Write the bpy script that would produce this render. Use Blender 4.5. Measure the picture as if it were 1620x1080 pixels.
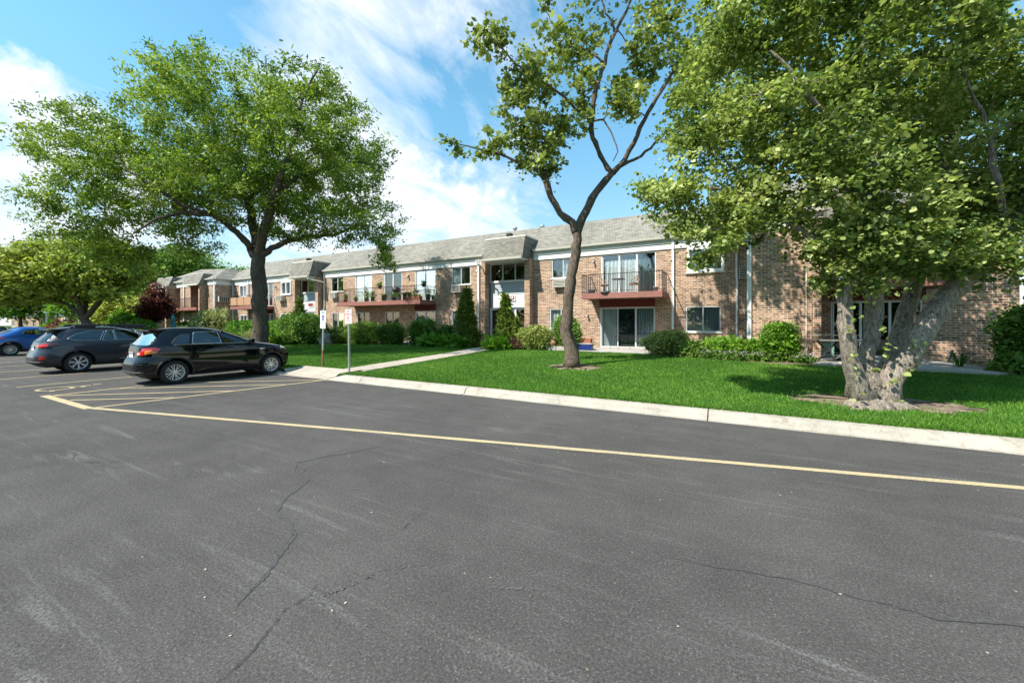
import bpy, bmesh, math, random
import numpy as np
from mathutils import Vector, Matrix
R = math.radians
scene = bpy.context.scene
for o in list(bpy.data.objects): bpy.data.objects.remove(o)
COL = scene.collection
random.seed(7); rng = np.random.default_rng(7)

# ---------------------------------------------------------------- camera
cam_d = bpy.data.cameras.new('camera'); cam = bpy.data.objects.new('camera', cam_d); COL.objects.link(cam)
cam.location = (0, 0, 1.78); cam.rotation_euler = (R(90), 0, R(29.37))
cam_d.sensor_width = 36; cam_d.lens = 14.222; cam_d.shift_y = -0.0185
cam_d.clip_start = 0.05; cam_d.clip_end = 3000
scene.camera = cam
# ---------------------------------------------------------------- light
SUN = Vector((-0.56, -1.0, 1.40)).normalized()
sun_el = math.asin(SUN.z); sun_az = math.atan2(SUN.x, SUN.y)
sd = bpy.data.lights.new('sun', 'SUN'); so = bpy.data.objects.new('sun', sd); COL.objects.link(so)
sd.energy = 5.0; sd.angle = R(0.5); sd.color = (1.0, 0.955, 0.885)
so.rotation_euler = SUN.to_track_quat('Z', 'Y').to_euler(); so.location = (0, 0, 40)
scene.view_settings.view_transform = 'Standard'; scene.view_settings.look = 'None'
scene.view_settings.exposure = 0.82; scene.view_settings.gamma = 1
scene.render.engine = 'CYCLES'
# ---------------------------------------------------------------- node helpers
class NT:
    def __init__(s, nt): s.nt = nt; s.n = nt.nodes; s.l = nt.links
    def new(s, t, **k):
        n = s.n.new(t)
        for a, v in k.items(): setattr(n, a, v)
        return n
    def link(s, a, b): s.l.new(a, b)
    def val(s, sock, v):
        if hasattr(v, 'is_output') or isinstance(v, bpy.types.NodeSocket): s.l.new(v, sock)
        else: sock.default_value = v
    def math(s, op, a, b=0.0, c=None, clamp=False):
        n = s.new('ShaderNodeMath', operation=op); n.use_clamp = clamp
        s.val(n.inputs[0], a); s.val(n.inputs[1], b)
        if c is not None: s.val(n.inputs[2], c)
        return n.outputs[0]
    def mix(s, f, a, b, mode='MIX'):
        n = s.new('ShaderNodeMix', data_type='RGBA', blend_type=mode)
        s.val(n.inputs[0], f); s.val(n.inputs[6], a if not isinstance(a, tuple) else (*a, 1)); s.val(n.inputs[7], b if not isinstance(b, tuple) else (*b, 1))
        return n.outputs[2]
    def noise(s, vec, scale, detail=4, rough=.55, dist=0):
        n = s.new('ShaderNodeTexNoise'); n.inputs['Scale'].default_value = scale; n.inputs['Detail'].default_value = detail
        n.inputs['Roughness'].default_value = rough; n.inputs['Distortion'].default_value = dist
        if vec is not None: s.link(vec, n.inputs['Vector'])
        return n.outputs['Fac']
    def ramp(s, f, stops):
        n = s.new('ShaderNodeValToRGB'); s.link(f, n.inputs[0]); e = n.color_ramp.elements
        while len(e) > 1: e.remove(e[-1])
        e[0].position = stops[0][0]; c = stops[0][1]; e[0].color = (*c, 1) if isinstance(c, tuple) else (c, c, c, 1)
        for p, c in stops[1:]:
            k = e.new(p); k.color = (*c, 1) if isinstance(c, tuple) else (c, c, c, 1)
        return n.outputs[0]
    def mapr(s, v, a, b, c=0., d=1.):
        n = s.new('ShaderNodeMapRange'); s.link(v, n.inputs[0])
        for i, x in enumerate((a, b, c, d)): n.inputs[i + 1].default_value = x
        return n.outputs[0]
def mat(name):
    m = bpy.data.materials.new(name); m.use_nodes = True
    t = NT(m.node_tree); t.bsdf = t.n['Principled BSDF']; t.out = t.n['Material Output']; return m, t
def pos(t):  # world-space position
    return t.new('ShaderNodeNewGeometry').outputs['Position']
def sep(t, v):
    n = t.new('ShaderNodeSeparateXYZ'); t.link(v, n.inputs[0]); return n.outputs
def comb(t, x, y, z):
    n = t.new('ShaderNodeCombineXYZ')
    for i, v in enumerate((x, y, z)): t.val(n.inputs[i], v)
    return n.outputs[0]
def bump(t, h, strength=.3, dist=.02):
    b = t.new('ShaderNodeBump'); b.inputs['Strength'].default_value = strength; b.inputs['Distance'].default_value = dist
    t.link(h, b.inputs['Height']); t.link(b.outputs[0], t.bsdf.inputs['Normal'])
def plain(name, col, rough=.6, metal=0, var=.12, scale=6, coat=0, spec=.5):
    m, t = mat(name); p = pos(t)
    f = t.noise(p, scale, 5)
    c = t.mix(t.mapr(f, .3, .7), tuple(x * (1 - var) for x in col), tuple(min(1, x * (1 + var)) for x in col))
    t.link(c, t.bsdf.inputs['Base Color']); t.bsdf.inputs['Roughness'].default_value = rough
    t.bsdf.inputs['Metallic'].default_value = metal; t.bsdf.inputs['Coat Weight'].default_value = coat
    t.bsdf.inputs['Specular IOR Level'].default_value = spec; t.bsdf.inputs['Coat Roughness'].default_value = .03
    return m
# ---------------------------------------------------------------- world: daylight sky with clouds
w = bpy.data.worlds.new('World'); scene.world = w; w.use_nodes = True
t = NT(w.node_tree); bg = t.n['Background']
sky = t.new('ShaderNodeTexSky', sky_type='NISHITA'); sky.sun_disc = False
sky.sun_elevation = sun_el; sky.sun_rotation = sun_az; sky.air_density = 1.15; sky.dust_density = .35; sky.ozone_density = 1.6
tc = t.new('ShaderNodeTexCoord'); D = tc.outputs['Generated']; dx, dy, dz = sep(t, D)
zz = t.math('ADD', t.math('MAXIMUM', dz, 0.0), .12)
pl = comb(t, t.math('DIVIDE', dx, zz), t.math('DIVIDE', dy, zz), 0.)
mp = t.new('ShaderNodeMapping'); t.link(pl, mp.inputs[0]); mp.inputs['Rotation'].default_value = (0, 0, R(38)); mp.inputs['Scale'].default_value = (1.0, .5, 1)
n1 = t.noise(mp.outputs[0], 1.25, 9, .6, .7); n1b = t.noise(mp.outputs[0], 5.5, 6, .65, .6); n1 = t.math('ADD', n1, t.math('MULTIPLY', t.math('SUBTRACT', n1b, .5), .38))
n2 = t.noise(pl, .55, 3, .5)
def lobe(v, lo, hi):     # 0..1 around a direction of the sky
    v = Vector(v).normalized(); n = t.new('ShaderNodeVectorMath', operation='DOT_PRODUCT'); t.link(D, n.inputs[0]); n.inputs[1].default_value = v
    m = t.new('ShaderNodeMapRange'); m.interpolation_type = 'SMOOTHERSTEP'; t.link(n.outputs['Value'], m.inputs[0]); m.inputs[1].default_value = lo; m.inputs[2].default_value = hi; return m.outputs[0]
def ray(x, y):
    k = (x - 810) / 640; return (-.4905 + k * .8714, .8714 + k * .4905, (510 - y) / 640)
bank = t.math('MAXIMUM', lobe(ray(560, 60), .80, 1.0), lobe(ray(640, 175), .88, .995))
bank = t.math('MAXIMUM', bank, lobe(ray(10, 290), .955, .99))
clear = t.math('MAXIMUM', lobe(ray(60, 90), .90, .995), lobe(ray(900, 60), .88, .99))
dens = t.math('ADD', n1, t.math('MULTIPLY', t.math('SUBTRACT', n2, .5), .45))
dens = t.math('ADD', dens, t.math('MULTIPLY', bank, .31)); dens = t.math('SUBTRACT', dens, t.math('MULTIPLY', clear, .24))
cirrus = t.math('MULTIPLY', t.mapr(dens, .53, .82), .97, clamp=True)
nn = t.noise(D, 11, 8, .6); n3 = t.noise(D, 2.2, 3)
cl = t.math('MAXIMUM', t.math('MULTIPLY', lobe(ray(745, 335), .985, .998), .9), lobe(ray(655, 285), .994, .9992))
cl = t.math('MAXIMUM', cl, t.math('MULTIPLY', lobe(ray(0, 270), .975, .993), 1.2))
cum = t.mapr(t.math('ADD', t.math('MULTIPLY', cl, .36), nn), .70, .88)
low = t.math('MULTIPLY', t.mapr(dz, .30, .0), t.mapr(t.noise(comb(t, dx, dy, t.math('MULTIPLY', dz, 5.)), 2.2, 6), .45, .75))
amt = t.math('MAXIMUM', cirrus, t.math('MULTIPLY', cum, .92)); amt = t.math('MAXIMUM', amt, t.math('MULTIPLY', low, .45)); 
n = t.new('ShaderNodeMath', operation='MINIMUM'); t.link(amt, n.inputs[0]); n.inputs[1].default_value = 1.; amt = n.outputs[0]
skyc = t.mix(t.mapr(dz, .02, .45), t.mix(1., sky.outputs[0], (1.0, .98, 1.02), 'MULTIPLY'), t.mix(1., sky.outputs[0], (.98, 1.52, 1.44), 'MULTIPLY'))
cc = t.mix(t.mapr(nn, .35, .7), (5.6, 6.1, 6.9), (7.4, 7.6, 7.8))
t.link(t.mix(amt, skyc, cc), bg.inputs[0]); bg.inputs[1].default_value = .10
# ---------------------------------------------------------------- mesh helpers
OFF = {}
class MB:
    def __init__(s): s.v = []; s.f = []
    def add(s, vs, fs):
        b = len(s.v); s.v += [tuple(map(float, x)) for x in vs]; s.f += [tuple(b + i for i in f) for f in fs]; return s
    def box(s, x0, x1, y0, y1, z0, z1):
        return s.add([(x0, y0, z0), (x1, y0, z0), (x1, y1, z0), (x0, y1, z0), (x0, y0, z1), (x1, y0, z1), (x1, y1, z1), (x0, y1, z1)],
                     [(0, 3, 2, 1), (4, 5, 6, 7), (0, 1, 5, 4), (1, 2, 6, 5), (2, 3, 7, 6), (3, 0, 4, 7)])
    def quad(s, *p): return s.add(p, [tuple(range(len(p)))])
    def prism(s, pts, a, b, axis='y'):   # polygon in (u,v) extruded along axis
        n = len(pts); f = {'y': lambda u, v, w: (u, w, v), 'z': lambda u, v, w: (u, v, w), 'x': lambda u, v, w: (w, u, v)}[axis]
        return s.add([f(u, v, a) for u, v in pts] + [f(u, v, b) for u, v in pts], [tuple(range(n)), tuple(range(2 * n - 1, n - 1, -1))] + [(i, i + n, (i + 1) % n + n, (i + 1) % n) for i in range(n)])
    def tube(s, pts, rad, n=8, cap=True):
        pts = [Vector(p) for p in pts]; m = len(pts)
        if not hasattr(rad, '__len__'): rad = [rad] * m
        b = len(s.v); ref = None
        for i, p in enumerate(pts):
            d = (pts[min(i + 1, m - 1)] - pts[max(i - 1, 0)]).normalized()
            if ref is None: ref = d.orthogonal().normalized()
            u = (ref - d * ref.dot(d)); u = u.normalized() if u.length > 1e-6 else d.orthogonal().normalized(); ref = u; w_ = d.cross(u)
            for k in range(n):
                a = 2 * math.pi * k / n; q = p + (u * math.cos(a) + w_ * math.sin(a)) * rad[i]; s.v.append(tuple(q))
        for i in range(m - 1):
            for k in range(n): s.f.append((b + i * n + k, b + i * n + (k + 1) % n, b + (i + 1) * n + (k + 1) % n, b + (i + 1) * n + k))
        if cap: s.f.append(tuple(b + k for k in range(n - 1, -1, -1))); s.f.append(tuple(b + (m - 1) * n + k for k in range(n)))
        return s
    def lathe(s, prof, n=24, c=(0, 0, 0), axis='z'):
        b = len(s.v); m = len(prof)
        for r, h in prof:
            for k in range(n):
                a = 2 * math.pi * k / n; u, v = r * math.cos(a), r * math.sin(a)
                s.v.append((c[0] + u, c[1] + v, c[2] + h) if axis == 'z' else (c[0] + u, c[1] + h, c[2] + v))
        for i in range(m - 1):
            for k in range(n): s.f.append((b + i * n + k, b + i * n + (k + 1) % n, b + (i + 1) * n + (k + 1) % n, b + (i + 1) * n + k))
        return s
    def build(s, name, m, parent=None, smooth=False, bevel=0):
        me = bpy.data.meshes.new(name); o_ = OFF.get(parent.name, (0, 0, 0)) if parent else OFF.get('*', (0, 0, 0))
        me.from_pydata([(x - o_[0], y - o_[1], z - o_[2]) for x, y, z in s.v], [], s.f)
        bm = bmesh.new(); bm.from_mesh(me); bmesh.ops.recalc_face_normals(bm, faces=bm.faces[:]) if len(s.f) < 60000 else None
        bm.to_mesh(me); bm.free()
        me.materials.append(m)
        if smooth: me.polygons.foreach_set('use_smooth', [True] * len(me.polygons))
        o = bpy.data.objects.new(name, me); COL.objects.link(o)
        if parent: o.parent = parent; OFF[o.name] = o_
        if bevel:
            md = o.modifiers.new('bevel', 'BEVEL'); md.width = bevel; md.segments = 2; md.limit_method = 'ANGLE'
        return o
def npmesh(name, V, loops, starts, totals, m, parent=None, tint=None, smooth=False):
    me = bpy.data.meshes.new(name); o_ = OFF.get(parent.name, (0, 0, 0)) if parent else (0, 0, 0)
    V = np.asarray(V, np.float32) - np.asarray(o_, np.float32)
    me.vertices.add(len(V)); me.vertices.foreach_set('co', V.ravel())
    me.loops.add(len(loops)); me.loops.foreach_set('vertex_index', np.asarray(loops, np.int32))
    me.polygons.add(len(starts)); me.polygons.foreach_set('loop_start', np.asarray(starts, np.int32))
    try: me.polygons.foreach_set('loop_total', np.asarray(totals, np.int32))
    except Exception: pass
    me.update(calc_edges=True)
    if tint is not None:
        a = me.attributes.new('tint', 'FLOAT', 'FACE'); a.data.foreach_set('value', np.asarray(tint, np.float32))
    if smooth: me.polygons.foreach_set('use_smooth', [True] * len(me.polygons))
    me.materials.append(m); o = bpy.data.objects.new(name, me); COL.objects.link(o)
    if parent: o.parent = parent; OFF[o.name] = o_
    return o
def thing(name, label, cat, loc=(0, 0, 0), rz=0, group=None, local=False):
    o = bpy.data.objects.new(name, None); COL.objects.link(o); o.location = loc; o.rotation_euler = (0, 0, rz); o.empty_display_size = .3
    o['label'] = label; o['category'] = cat
    if group: o['group'] = group
    OFF[o.name] = (0, 0, 0) if local else tuple(loc); return o
def tag(o, label, cat, group=None, kind=None):
    o['label'] = label; o['category'] = cat
    if group: o['group'] = group
    if kind: o['kind'] = kind
    return o
def struct(o, kind='structure'): o['kind'] = kind; return o
def copy_tree(o, parent=None):
    c = o.copy(); COL.objects.link(c); c.parent = parent
    for ch in [x for x in bpy.data.objects if x.parent == o]: copy_tree(ch, c)
    return c
def text(s, size, m, parent, loc, rot=(R(90), 0, 0), name='lettering', ext=.002, bold=.0):
    cu = bpy.data.curves.new('t', 'FONT'); cu.body = s; cu.size = size; cu.align_x = 'CENTER'; cu.align_y = 'CENTER'; cu.extrude = ext; cu.offset = bold
    ob = bpy.data.objects.new('t', cu); COL.objects.link(ob); bpy.context.view_layer.update()
    me = bpy.data.meshes.new_from_object(ob.evaluated_get(bpy.context.evaluated_depsgraph_get())); bpy.data.objects.remove(ob); me.name = name
    me.materials.clear(); me.materials.append(m); o = bpy.data.objects.new(name, me); COL.objects.link(o); o.parent = parent
    of = OFF.get(parent.name, (0, 0, 0)); o.location = (loc[0] - of[0], loc[1] - of[1], loc[2] - of[2]); o.rotation_euler = rot; return o
def hgt(x, y):           # height of the lawn
    return .15 + np.clip((y - 8.6) / 8.5, 0, 1) * .27
# ---------------------------------------------------------------- materials
def brick_mat():
    m, t = mat('brick'); p = pos(t); x, y, z = sep(t, p)
    u = t.math('ADD', x, y); v = comb(t, u, z, 0.)
    b = t.new('ShaderNodeTexBrick'); t.link(v, b.inputs['Vector']); b.inputs['Scale'].default_value = 1
    b.inputs['Brick Width'].default_value = .245; b.inputs['Row Height'].default_value = .086; b.inputs['Mortar Size'].default_value = .0115
    b.inputs['Mortar Smooth'].default_value = .25; b.inputs['Bias'].default_value = -.1
    b.inputs['Color1'].default_value = (.20, .112, .072, 1); b.inputs['Color2'].default_value = (.47, .32, .215, 1); b.inputs['Mortar'].default_value = (.6, .5, .38, 1)
    row = t.math('FLOOR', t.math('DIVIDE', z, .086)); sh = t.math('MULTIPLY', t.math('MODULO', row, 2.), .1225)
    cell = t.math('FLOOR', t.math('DIVIDE', t.math('ADD', u, sh), .245))
    wn = t.new('ShaderNodeTexWhiteNoise', noise_dimensions='2D'); t.link(comb(t, cell, row, 0.), wn.inputs['Vector'])
    tone = t.ramp(wn.outputs['Value'], [(0, (.62, .60, .60)), (.25, (.95, .88, .82)), (.6, (1.12, 1.02, .95)), (.85, (1.35, 1.25, 1.15)), (1, (1.15, .85, .72))])
    fine = t.noise(p, 60, 4); big = t.noise(p, .7, 4)
    c = t.mix(1., b.outputs['Color'], tone, 'MULTIPLY'); c = t.mix(b.outputs['Fac'], c, t.mix(t.mapr(fine, .3, .7), (.50, .42, .32), (.66, .56, .44)))
    c = t.mix(1., c, t.ramp(big, [(.3, .78), (.7, 1.12)]), 'MULTIPLY'); drip = t.noise(comb(t, t.math('MULTIPLY', u, 2.2), t.math('MULTIPLY', z, .25), 0.), 1.4, 5); c = t.mix(t.mapr(drip, .62, .8, 0, .35), c, (.20, .15, .115)); c = t.mix(1., c, t.ramp(fine, [(.25, .82), (.75, 1.15)]), 'MULTIPLY')
    t.link(c, t.bsdf.inputs['Base Color']); t.bsdf.inputs['Roughness'].default_value = .9; t.bsdf.inputs['Specular IOR Level'].default_value = .2
    bump(t, t.math('SUBTRACT', t.math('MULTIPLY', fine, .3), b.outputs['Fac']), .6, .008); return m
def shingle_mat():
    m, t = mat('shingles'); p = pos(t); x, y, z = sep(t, p)
    u = t.math('ADD', x, t.math('MULTIPLY', y, .31)); s_ = t.math('MULTIPLY', z, 1.5); v = comb(t, u, s_, 0.)
    b = t.new('ShaderNodeTexBrick'); t.link(v, b.inputs['Vector']); b.inputs['Scale'].default_value = 1; b.inputs['Brick Width'].default_value = .30
    b.inputs['Row Height'].default_value = .15; b.inputs['Mortar Size'].default_value = .012; b.inputs['Mortar Smooth'].default_value = .6
    b.inputs['Color1'].default_value = (.175, .163, .135, 1); b.inputs['Color2'].default_value = (.255, .238, .198, 1); b.inputs['Mortar'].default_value = (.075, .073, .066, 1)
    gran = t.noise(p, 90, 3, .7); big = t.noise(comb(t, x, t.math('MULTIPLY', s_, .3), 0.), .5, 4); mid = t.noise(v, 3.2, 4)
    c = t.mix(1., b.outputs['Color'], t.ramp(gran, [(.25, .75), (.75, 1.3)]), 'MULTIPLY'); c = t.mix(1., c, t.ramp(big, [(.3, .88), (.7, 1.12)]), 'MULTIPLY'); c = t.mix(1., c, t.ramp(mid, [(.3, .85), (.7, 1.12)]), 'MULTIPLY')
    t.link(c, t.bsdf.inputs['Base Color']); t.bsdf.inputs['Roughness'].default_value = .95; t.bsdf.inputs['Specular IOR Level'].default_value = .15
    bump(t, t.math('ADD', t.math('MULTIPLY', gran, .4), t.math('SUBTRACT', 1., b.outputs['Fac'])), .5, .01); return m
def asphalt_mat():
    m, t = mat('asphalt'); p = pos(t); x, y, z = sep(t, p)
    a = t.noise(p, .35, 5, .55); b = t.noise(p, 1.7, 6, .6, .4); g = t.noise(p, 190, 3, .7); g2 = t.noise(p, 55, 4, .7)
    vor = t.new('ShaderNodeTexVoronoi'); t.link(p, vor.inputs['Vector']); vor.inputs['Scale'].default_value = 75
    cellv = sep(t, vor.outputs['Color'])[0]
    c = t.ramp(a, [(.3, (.052, .0485, .045)), (.7, (.074, .0695, .064))])
    c = t.mix(1., c, t.ramp(b, [(.3, .86), (.72, 1.12)]), 'MULTIPLY'); c = t.mix(1., c, t.ramp(g, [(.32, .35), (.68, 1.8)]), 'MULTIPLY'); c = t.mix(1., c, t.ramp(g2, [(.3, .6), (.7, 1.45)]), 'MULTIPLY')
    vo2 = t.new('ShaderNodeTexVoronoi'); t.link(p, vo2.inputs['Vector']); vo2.inputs['Scale'].default_value = 170; s2v = sep(t, vo2.outputs['Color'])[1]; speck = t.math('MULTIPLY', t.mapr(cellv, .82, .98), t.mapr(vor.outputs['Distance'], .35, .12)); speck = t.math('MAXIMUM', speck, t.math('MULTIPLY', t.mapr(s2v, .82, 1.1), t.mapr(g2, .4, .65)))
    # worn pale streaks running with the traffic
    q = t.new('ShaderNodeMapping'); t.link(p, q.inputs[0]); q.inputs['Rotation'].default_value = (0, 0, R(-12)); q.inputs['Scale'].default_value = (.40, 4.5, 1)
    st = t.noise(q.outputs[0], 1.1, 8, .68, .9); ws = t.math('MULTIPLY', t.mapr(st, .56, .70), t.mapr(g2, .40, .60)); q2 = t.new('ShaderNodeMapping'); t.link(p, q2.inputs[0]); q2.inputs['Rotation'].default_value = (0, 0, R(-14)); q2.inputs['Scale'].default_value = (.16, 7., 1); st3 = t.noise(q2.outputs[0], 1.0, 6, .6, .5); ws = t.math('MAXIMUM', ws, t.math('MULTIPLY', t.mapr(st3, .60, .72), t.mapr(g2, .42, .66)))
    c = t.mix(t.math('MULTIPLY', speck, .75, clamp=True), c, (.27, .26, .24)); c = t.mix(t.math('MULTIPLY', t.math('MULTIPLY', ws, t.mapr(t.noise(p, .55, 3), .36, .58)), .95, clamp=True), c, (.20, .193, .18)); c = t.mix(1., c, t.ramp(st3, [(.3, .93), (.5, 1.), (.7, 1.05)]), 'MULTIPLY')
    st2 = t.noise(p, .9, 3); c = t.mix(t.mapr(st2, .66, .8, 0, .35), c, (.035, .033, .031))
    t.link(c, t.bsdf.inputs['Base Color']); t.bsdf.inputs['Roughness'].default_value = .9; t.bsdf.inputs['Specular IOR Level'].default_value = .14
    bump(t, t.math('ADD', g, t.math('MULTIPLY', g2, .6)), .55, .006); return m
def concrete_mat(name='concrete', col=(.37, .335, .275)):
    m, t = mat(name); p = pos(t)
    a = t.noise(p, 1.3, 6, .62); b = t.noise(p, 30, 5, .7); s_ = t.noise(p, 4.5, 6, .7, .6)
    c = t.mix(t.mapr(a, .3, .7), tuple(q * .8 for q in col), tuple(min(1, q * 1.12) for q in col)); c = t.mix(1., c, t.ramp(b, [(.25, .78), (.75, 1.15)]), 'MULTIPLY')
    c = t.mix(t.mapr(s_, .54, .68, 0, .65), c, (col[0] * .5, col[1] * .42, col[2] * .34)); e_ = t.noise(p, 11, 6, .75); c = t.mix(t.mapr(e_, .6, .7, 0, .5), c, tuple(q * .6 for q in col))
    t.link(c, t.bsdf.inputs['Base Color']); t.bsdf.inputs['Roughness'].default_value = .9; bump(t, b, .4, .008); return m
def paint_mat():
    m, t = mat('yellow_paint'); p = pos(t); a = t.noise(p, 35, 5, .75); b = t.noise(p, 2.5, 5, .6)
    c = t.mix(t.mapr(b, .3, .7), (.42, .32, .16), (.52, .42, .25)); wear = t.mapr(t.math('ADD', t.math('MULTIPLY', a, .6), t.math('MULTIPLY', b, .4)), .46, .60)
    c = t.mix(t.math('MULTIPLY', wear, .7), c, (.16, .14, .11)); t.link(c, t.bsdf.inputs['Base Color']); t.bsdf.inputs['Roughness'].default_value = .75; return m
def ground_mat(name, c0, c1, scale=5):
    m, t = mat(name); p = pos(t); a = t.noise(p, scale, 7, .65); b = t.noise(p, .5, 3)
    c = t.mix(t.mapr(a, .3, .7), c0, c1); c = t.mix(1., c, t.ramp(b, [(.3, .85), (.7, 1.15)]), 'MULTIPLY')
    t.link(c, t.bsdf.inputs['Base Color']); t.bsdf.inputs['Roughness'].default_value = .95; t.bsdf.inputs['Specular IOR Level'].default_value = .1; bump(t, a, .6, .03); return m
def leaf_mat(name, c0, c1, c2, trans=.35, rough=.55):
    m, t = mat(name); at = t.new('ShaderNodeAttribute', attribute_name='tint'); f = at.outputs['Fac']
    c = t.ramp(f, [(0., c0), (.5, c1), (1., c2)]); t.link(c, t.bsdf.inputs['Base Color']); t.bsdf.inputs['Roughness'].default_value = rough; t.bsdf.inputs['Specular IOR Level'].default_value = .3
    tr = t.new('ShaderNodeBsdfTranslucent'); t.link(t.mix(1., c, (1.12, 1.15, .65), 'MULTIPLY'), tr.inputs[0])
    mx = t.new('ShaderNodeMixShader'); mx.inputs[0].default_value = trans; t.link(t.bsdf.outputs[0], mx.inputs[1]); t.link(tr.outputs[0], mx.inputs[2]); t.link(mx.outputs[0], t.out.inputs[0]); return m
def bark_mat(name, c0, c1, sc=9):
    m, t = mat(name); p = pos(t); x, y, z = sep(t, p); v = comb(t, x, y, t.math('MULTIPLY', z, .28))
    a = t.noise(v, sc * 2.2, 7, .7, .8); b = t.noise(p, 1.6, 4); c3 = t.noise(p, 5, 3)
    c = t.mix(t.mapr(a, .35, .65), c0, c1); c = t.mix(1., c, t.ramp(b, [(.3, .78), (.7, 1.2)]), 'MULTIPLY'); c = t.mix(t.mapr(c3, .62, .75, 0, .35), c, (.16, .15, .09))
    t.link(c, t.bsdf.inputs['Base Color']); t.bsdf.inputs['Roughness'].default_value = .95; t.bsdf.inputs['Specular IOR Level'].default_value = .15; bump(t, a, 1., .05); return m
def glass_mat(name, tint=(.85, .9, .9), refl=.14):
    m, t = mat(name); t.n.remove(t.bsdf)
    g = t.new('ShaderNodeBsdfGlossy'); g.inputs['Roughness'].default_value = .01; tr = t.new('ShaderNodeBsdfTransparent'); tr.inputs[0].default_value = (*tint, 1)
    lw = t.new('ShaderNodeLayerWeight'); lw.inputs[0].default_value = .35; f = t.math('ADD', t.math('MULTIPLY', lw.outputs['Fresnel'], .9), refl, clamp=True)
    mx = t.new('ShaderNodeMixShader'); t.link(f, mx.inputs[0]); t.link(tr.outputs[0], mx.inputs[1]); t.link(g.outputs[0], mx.inputs[2]); t.link(mx.outputs[0], t.out.inputs[0]); return m
def drape_mat(name, c0, c1, f=26):
    m, t = mat(name); x, y, z = sep(t, pos(t)); s_ = t.math('SINE', t.math('MULTIPLY', x, f)); c = t.mix(t.mapr(s_, -1, 1), c0, c1)
    t.link(c, t.bsdf.inputs['Base Color']); t.bsdf.inputs['Roughness'].default_value = .9; return m
M = {}
M['brick'] = brick_mat(); M['shingle'] = shingle_mat(); M['asphalt'] = asphalt_mat(); M['concrete'] = concrete_mat(); M['paint'] = paint_mat()
M['slab'] = concrete_mat('patio_concrete', (.40, .37, .33)); M['walk'] = concrete_mat('walk_concrete', (.40, .345, .275))
M['lawn'] = ground_mat('lawn', (.03, .08, .010), (.055, .14, .016), 18); M['mulch'] = ground_mat('mulch', (.10, .065, .045), (.24, .17, .125), 26)
M['soil'] = ground_mat('soil', (.10, .07, .05), (.30, .235, .175), 16); M['earth'] = ground_mat('earth', (.06, .11, .03), (.10, .15, .05), 1)
M['white'] = plain('white_trim', (.72, .72, .68), .55, var=.05); M['frieze'] = plain('frieze_paint', (.68, .70, .67), .6, var=.05); M['gutter'] = plain('gutter_paint', (.66, .62, .53), .45, var=.06)
M['siding'] = plain('grey_siding', (.36, .40, .41), .6, var=.04); M['siding_w'] = plain('white_siding', (.78, .78, .76), .55, var=.04)
M['frame'] = plain('window_frame', (.62, .64, .62), .4, var=.05); M['framew'] = plain('white_window_frame', (.82, .82, .80), .4, var=.04)
M['pink'] = plain('balcony_fascia_paint', (.27, .11, .085), .65, var=.14, scale=3); M['redpanel'] = plain('red_panel', (.13, .018, .014), .7, var=.2)
M['iron'] = plain('black_iron', (.03, .024, .022), .5, .3); M['dark'] = plain('dark_interior', (.035, .035, .037), .9); M['deck'] = plain('deck', (.22, .14, .11), .8)
M['glass'] = glass_mat('window_glass', (.80, .86, .88), .17); M['glassd'] = glass_mat('dark_window_glass', (.35, .38, .38), .12); M['screen'] = glass_mat('insect_screen', (.58, .60, .61), .03)
M['drape'] = drape_mat('drapes', (.50, .50, .48), (.78, .78, .76)); M['drapet'] = drape_mat('tan_drapes', (.36, .33, .27), (.56, .53, .45), 40); M['blind'] = drape_mat('vertical_blinds', (.34, .37, .36), (.52, .56, .54), 55)
M['ac'] = plain('ac_grille', (.55, .53, .46), .5, var=.1); M['acd'] = plain('ac_slots', (.10, .095, .085), .7); M['galv'] = plain('galvanised', (.38, .42, .40), .4, .6); M['rust'] = plain('rusty_steel', (.20, .08, .045), .85, .2, .3, 20)
M['signw'] = plain('sign_white', (.80, .81, .78), .35, var=.03); M['red'] = plain('sign_red', (.50, .03, .04), .5); M['blue'] = plain('sign_blue', (.02, .045, .26), .5); M['green'] = plain('sign_green', (.05, .30, .16), .5)
M['maroon'] = plain('maroon', (.26, .03, .03), .5); M['black'] = plain('black_plastic', (.015, .015, .016), .5); M['terra'] = plain('terracotta', (.32, .11, .05), .8); M['pgreen'] = plain('green_glaze', (.10, .22, .05), .4)
M['pblue'] = plain('cobalt_glaze', (.015, .03, .14), .25); M['wicker'] = plain('wicker', (.42, .24, .13), .7, var=.3, scale=60); M['pgrey'] = plain('grey_glaze', (.4, .4, .38), .6); M['cush'] = plain('cushion', (.36, .33, .29), .9)
M['teal'] = plain('teal_canvas', (.02, .26, .34), .8); M['brownc'] = plain('brown_canvas', (.055, .03, .024), .85); M['yellowf'] = plain('yellow_petals', (.75, .42, .03), .7); M['purplef'] = plain('mauve_petals', (.36, .24, .38), .7); M['wood'] = plain('weathered_wood', (.20, .18, .15), .8, var=.25, scale=30)
M['bark1'] = bark_mat('bark_dark', (.055, .043, .032), (.15, .12, .09)); M['bark2'] = bark_mat('bark_brown', (.055, .04, .03), (.24, .185, .14), 12); M['bark3'] = bark_mat('bark_grey', (.10, .08, .06), (.48, .41, .33), 11)
M['leaf1'] = leaf_mat('locust_leaves', (.055, .12, .014), (.20, .30, .032), (.46, .54, .10)); M['leaf2'] = leaf_mat('maple_leaves', (.08, .13, .025), (.25, .31, .07), (.52, .55, .18)); M['leaf3'] = leaf_mat('linden_leaves', (.06, .115, .022), (.27, .345, .085), (.62, .65, .28), .45)
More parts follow.
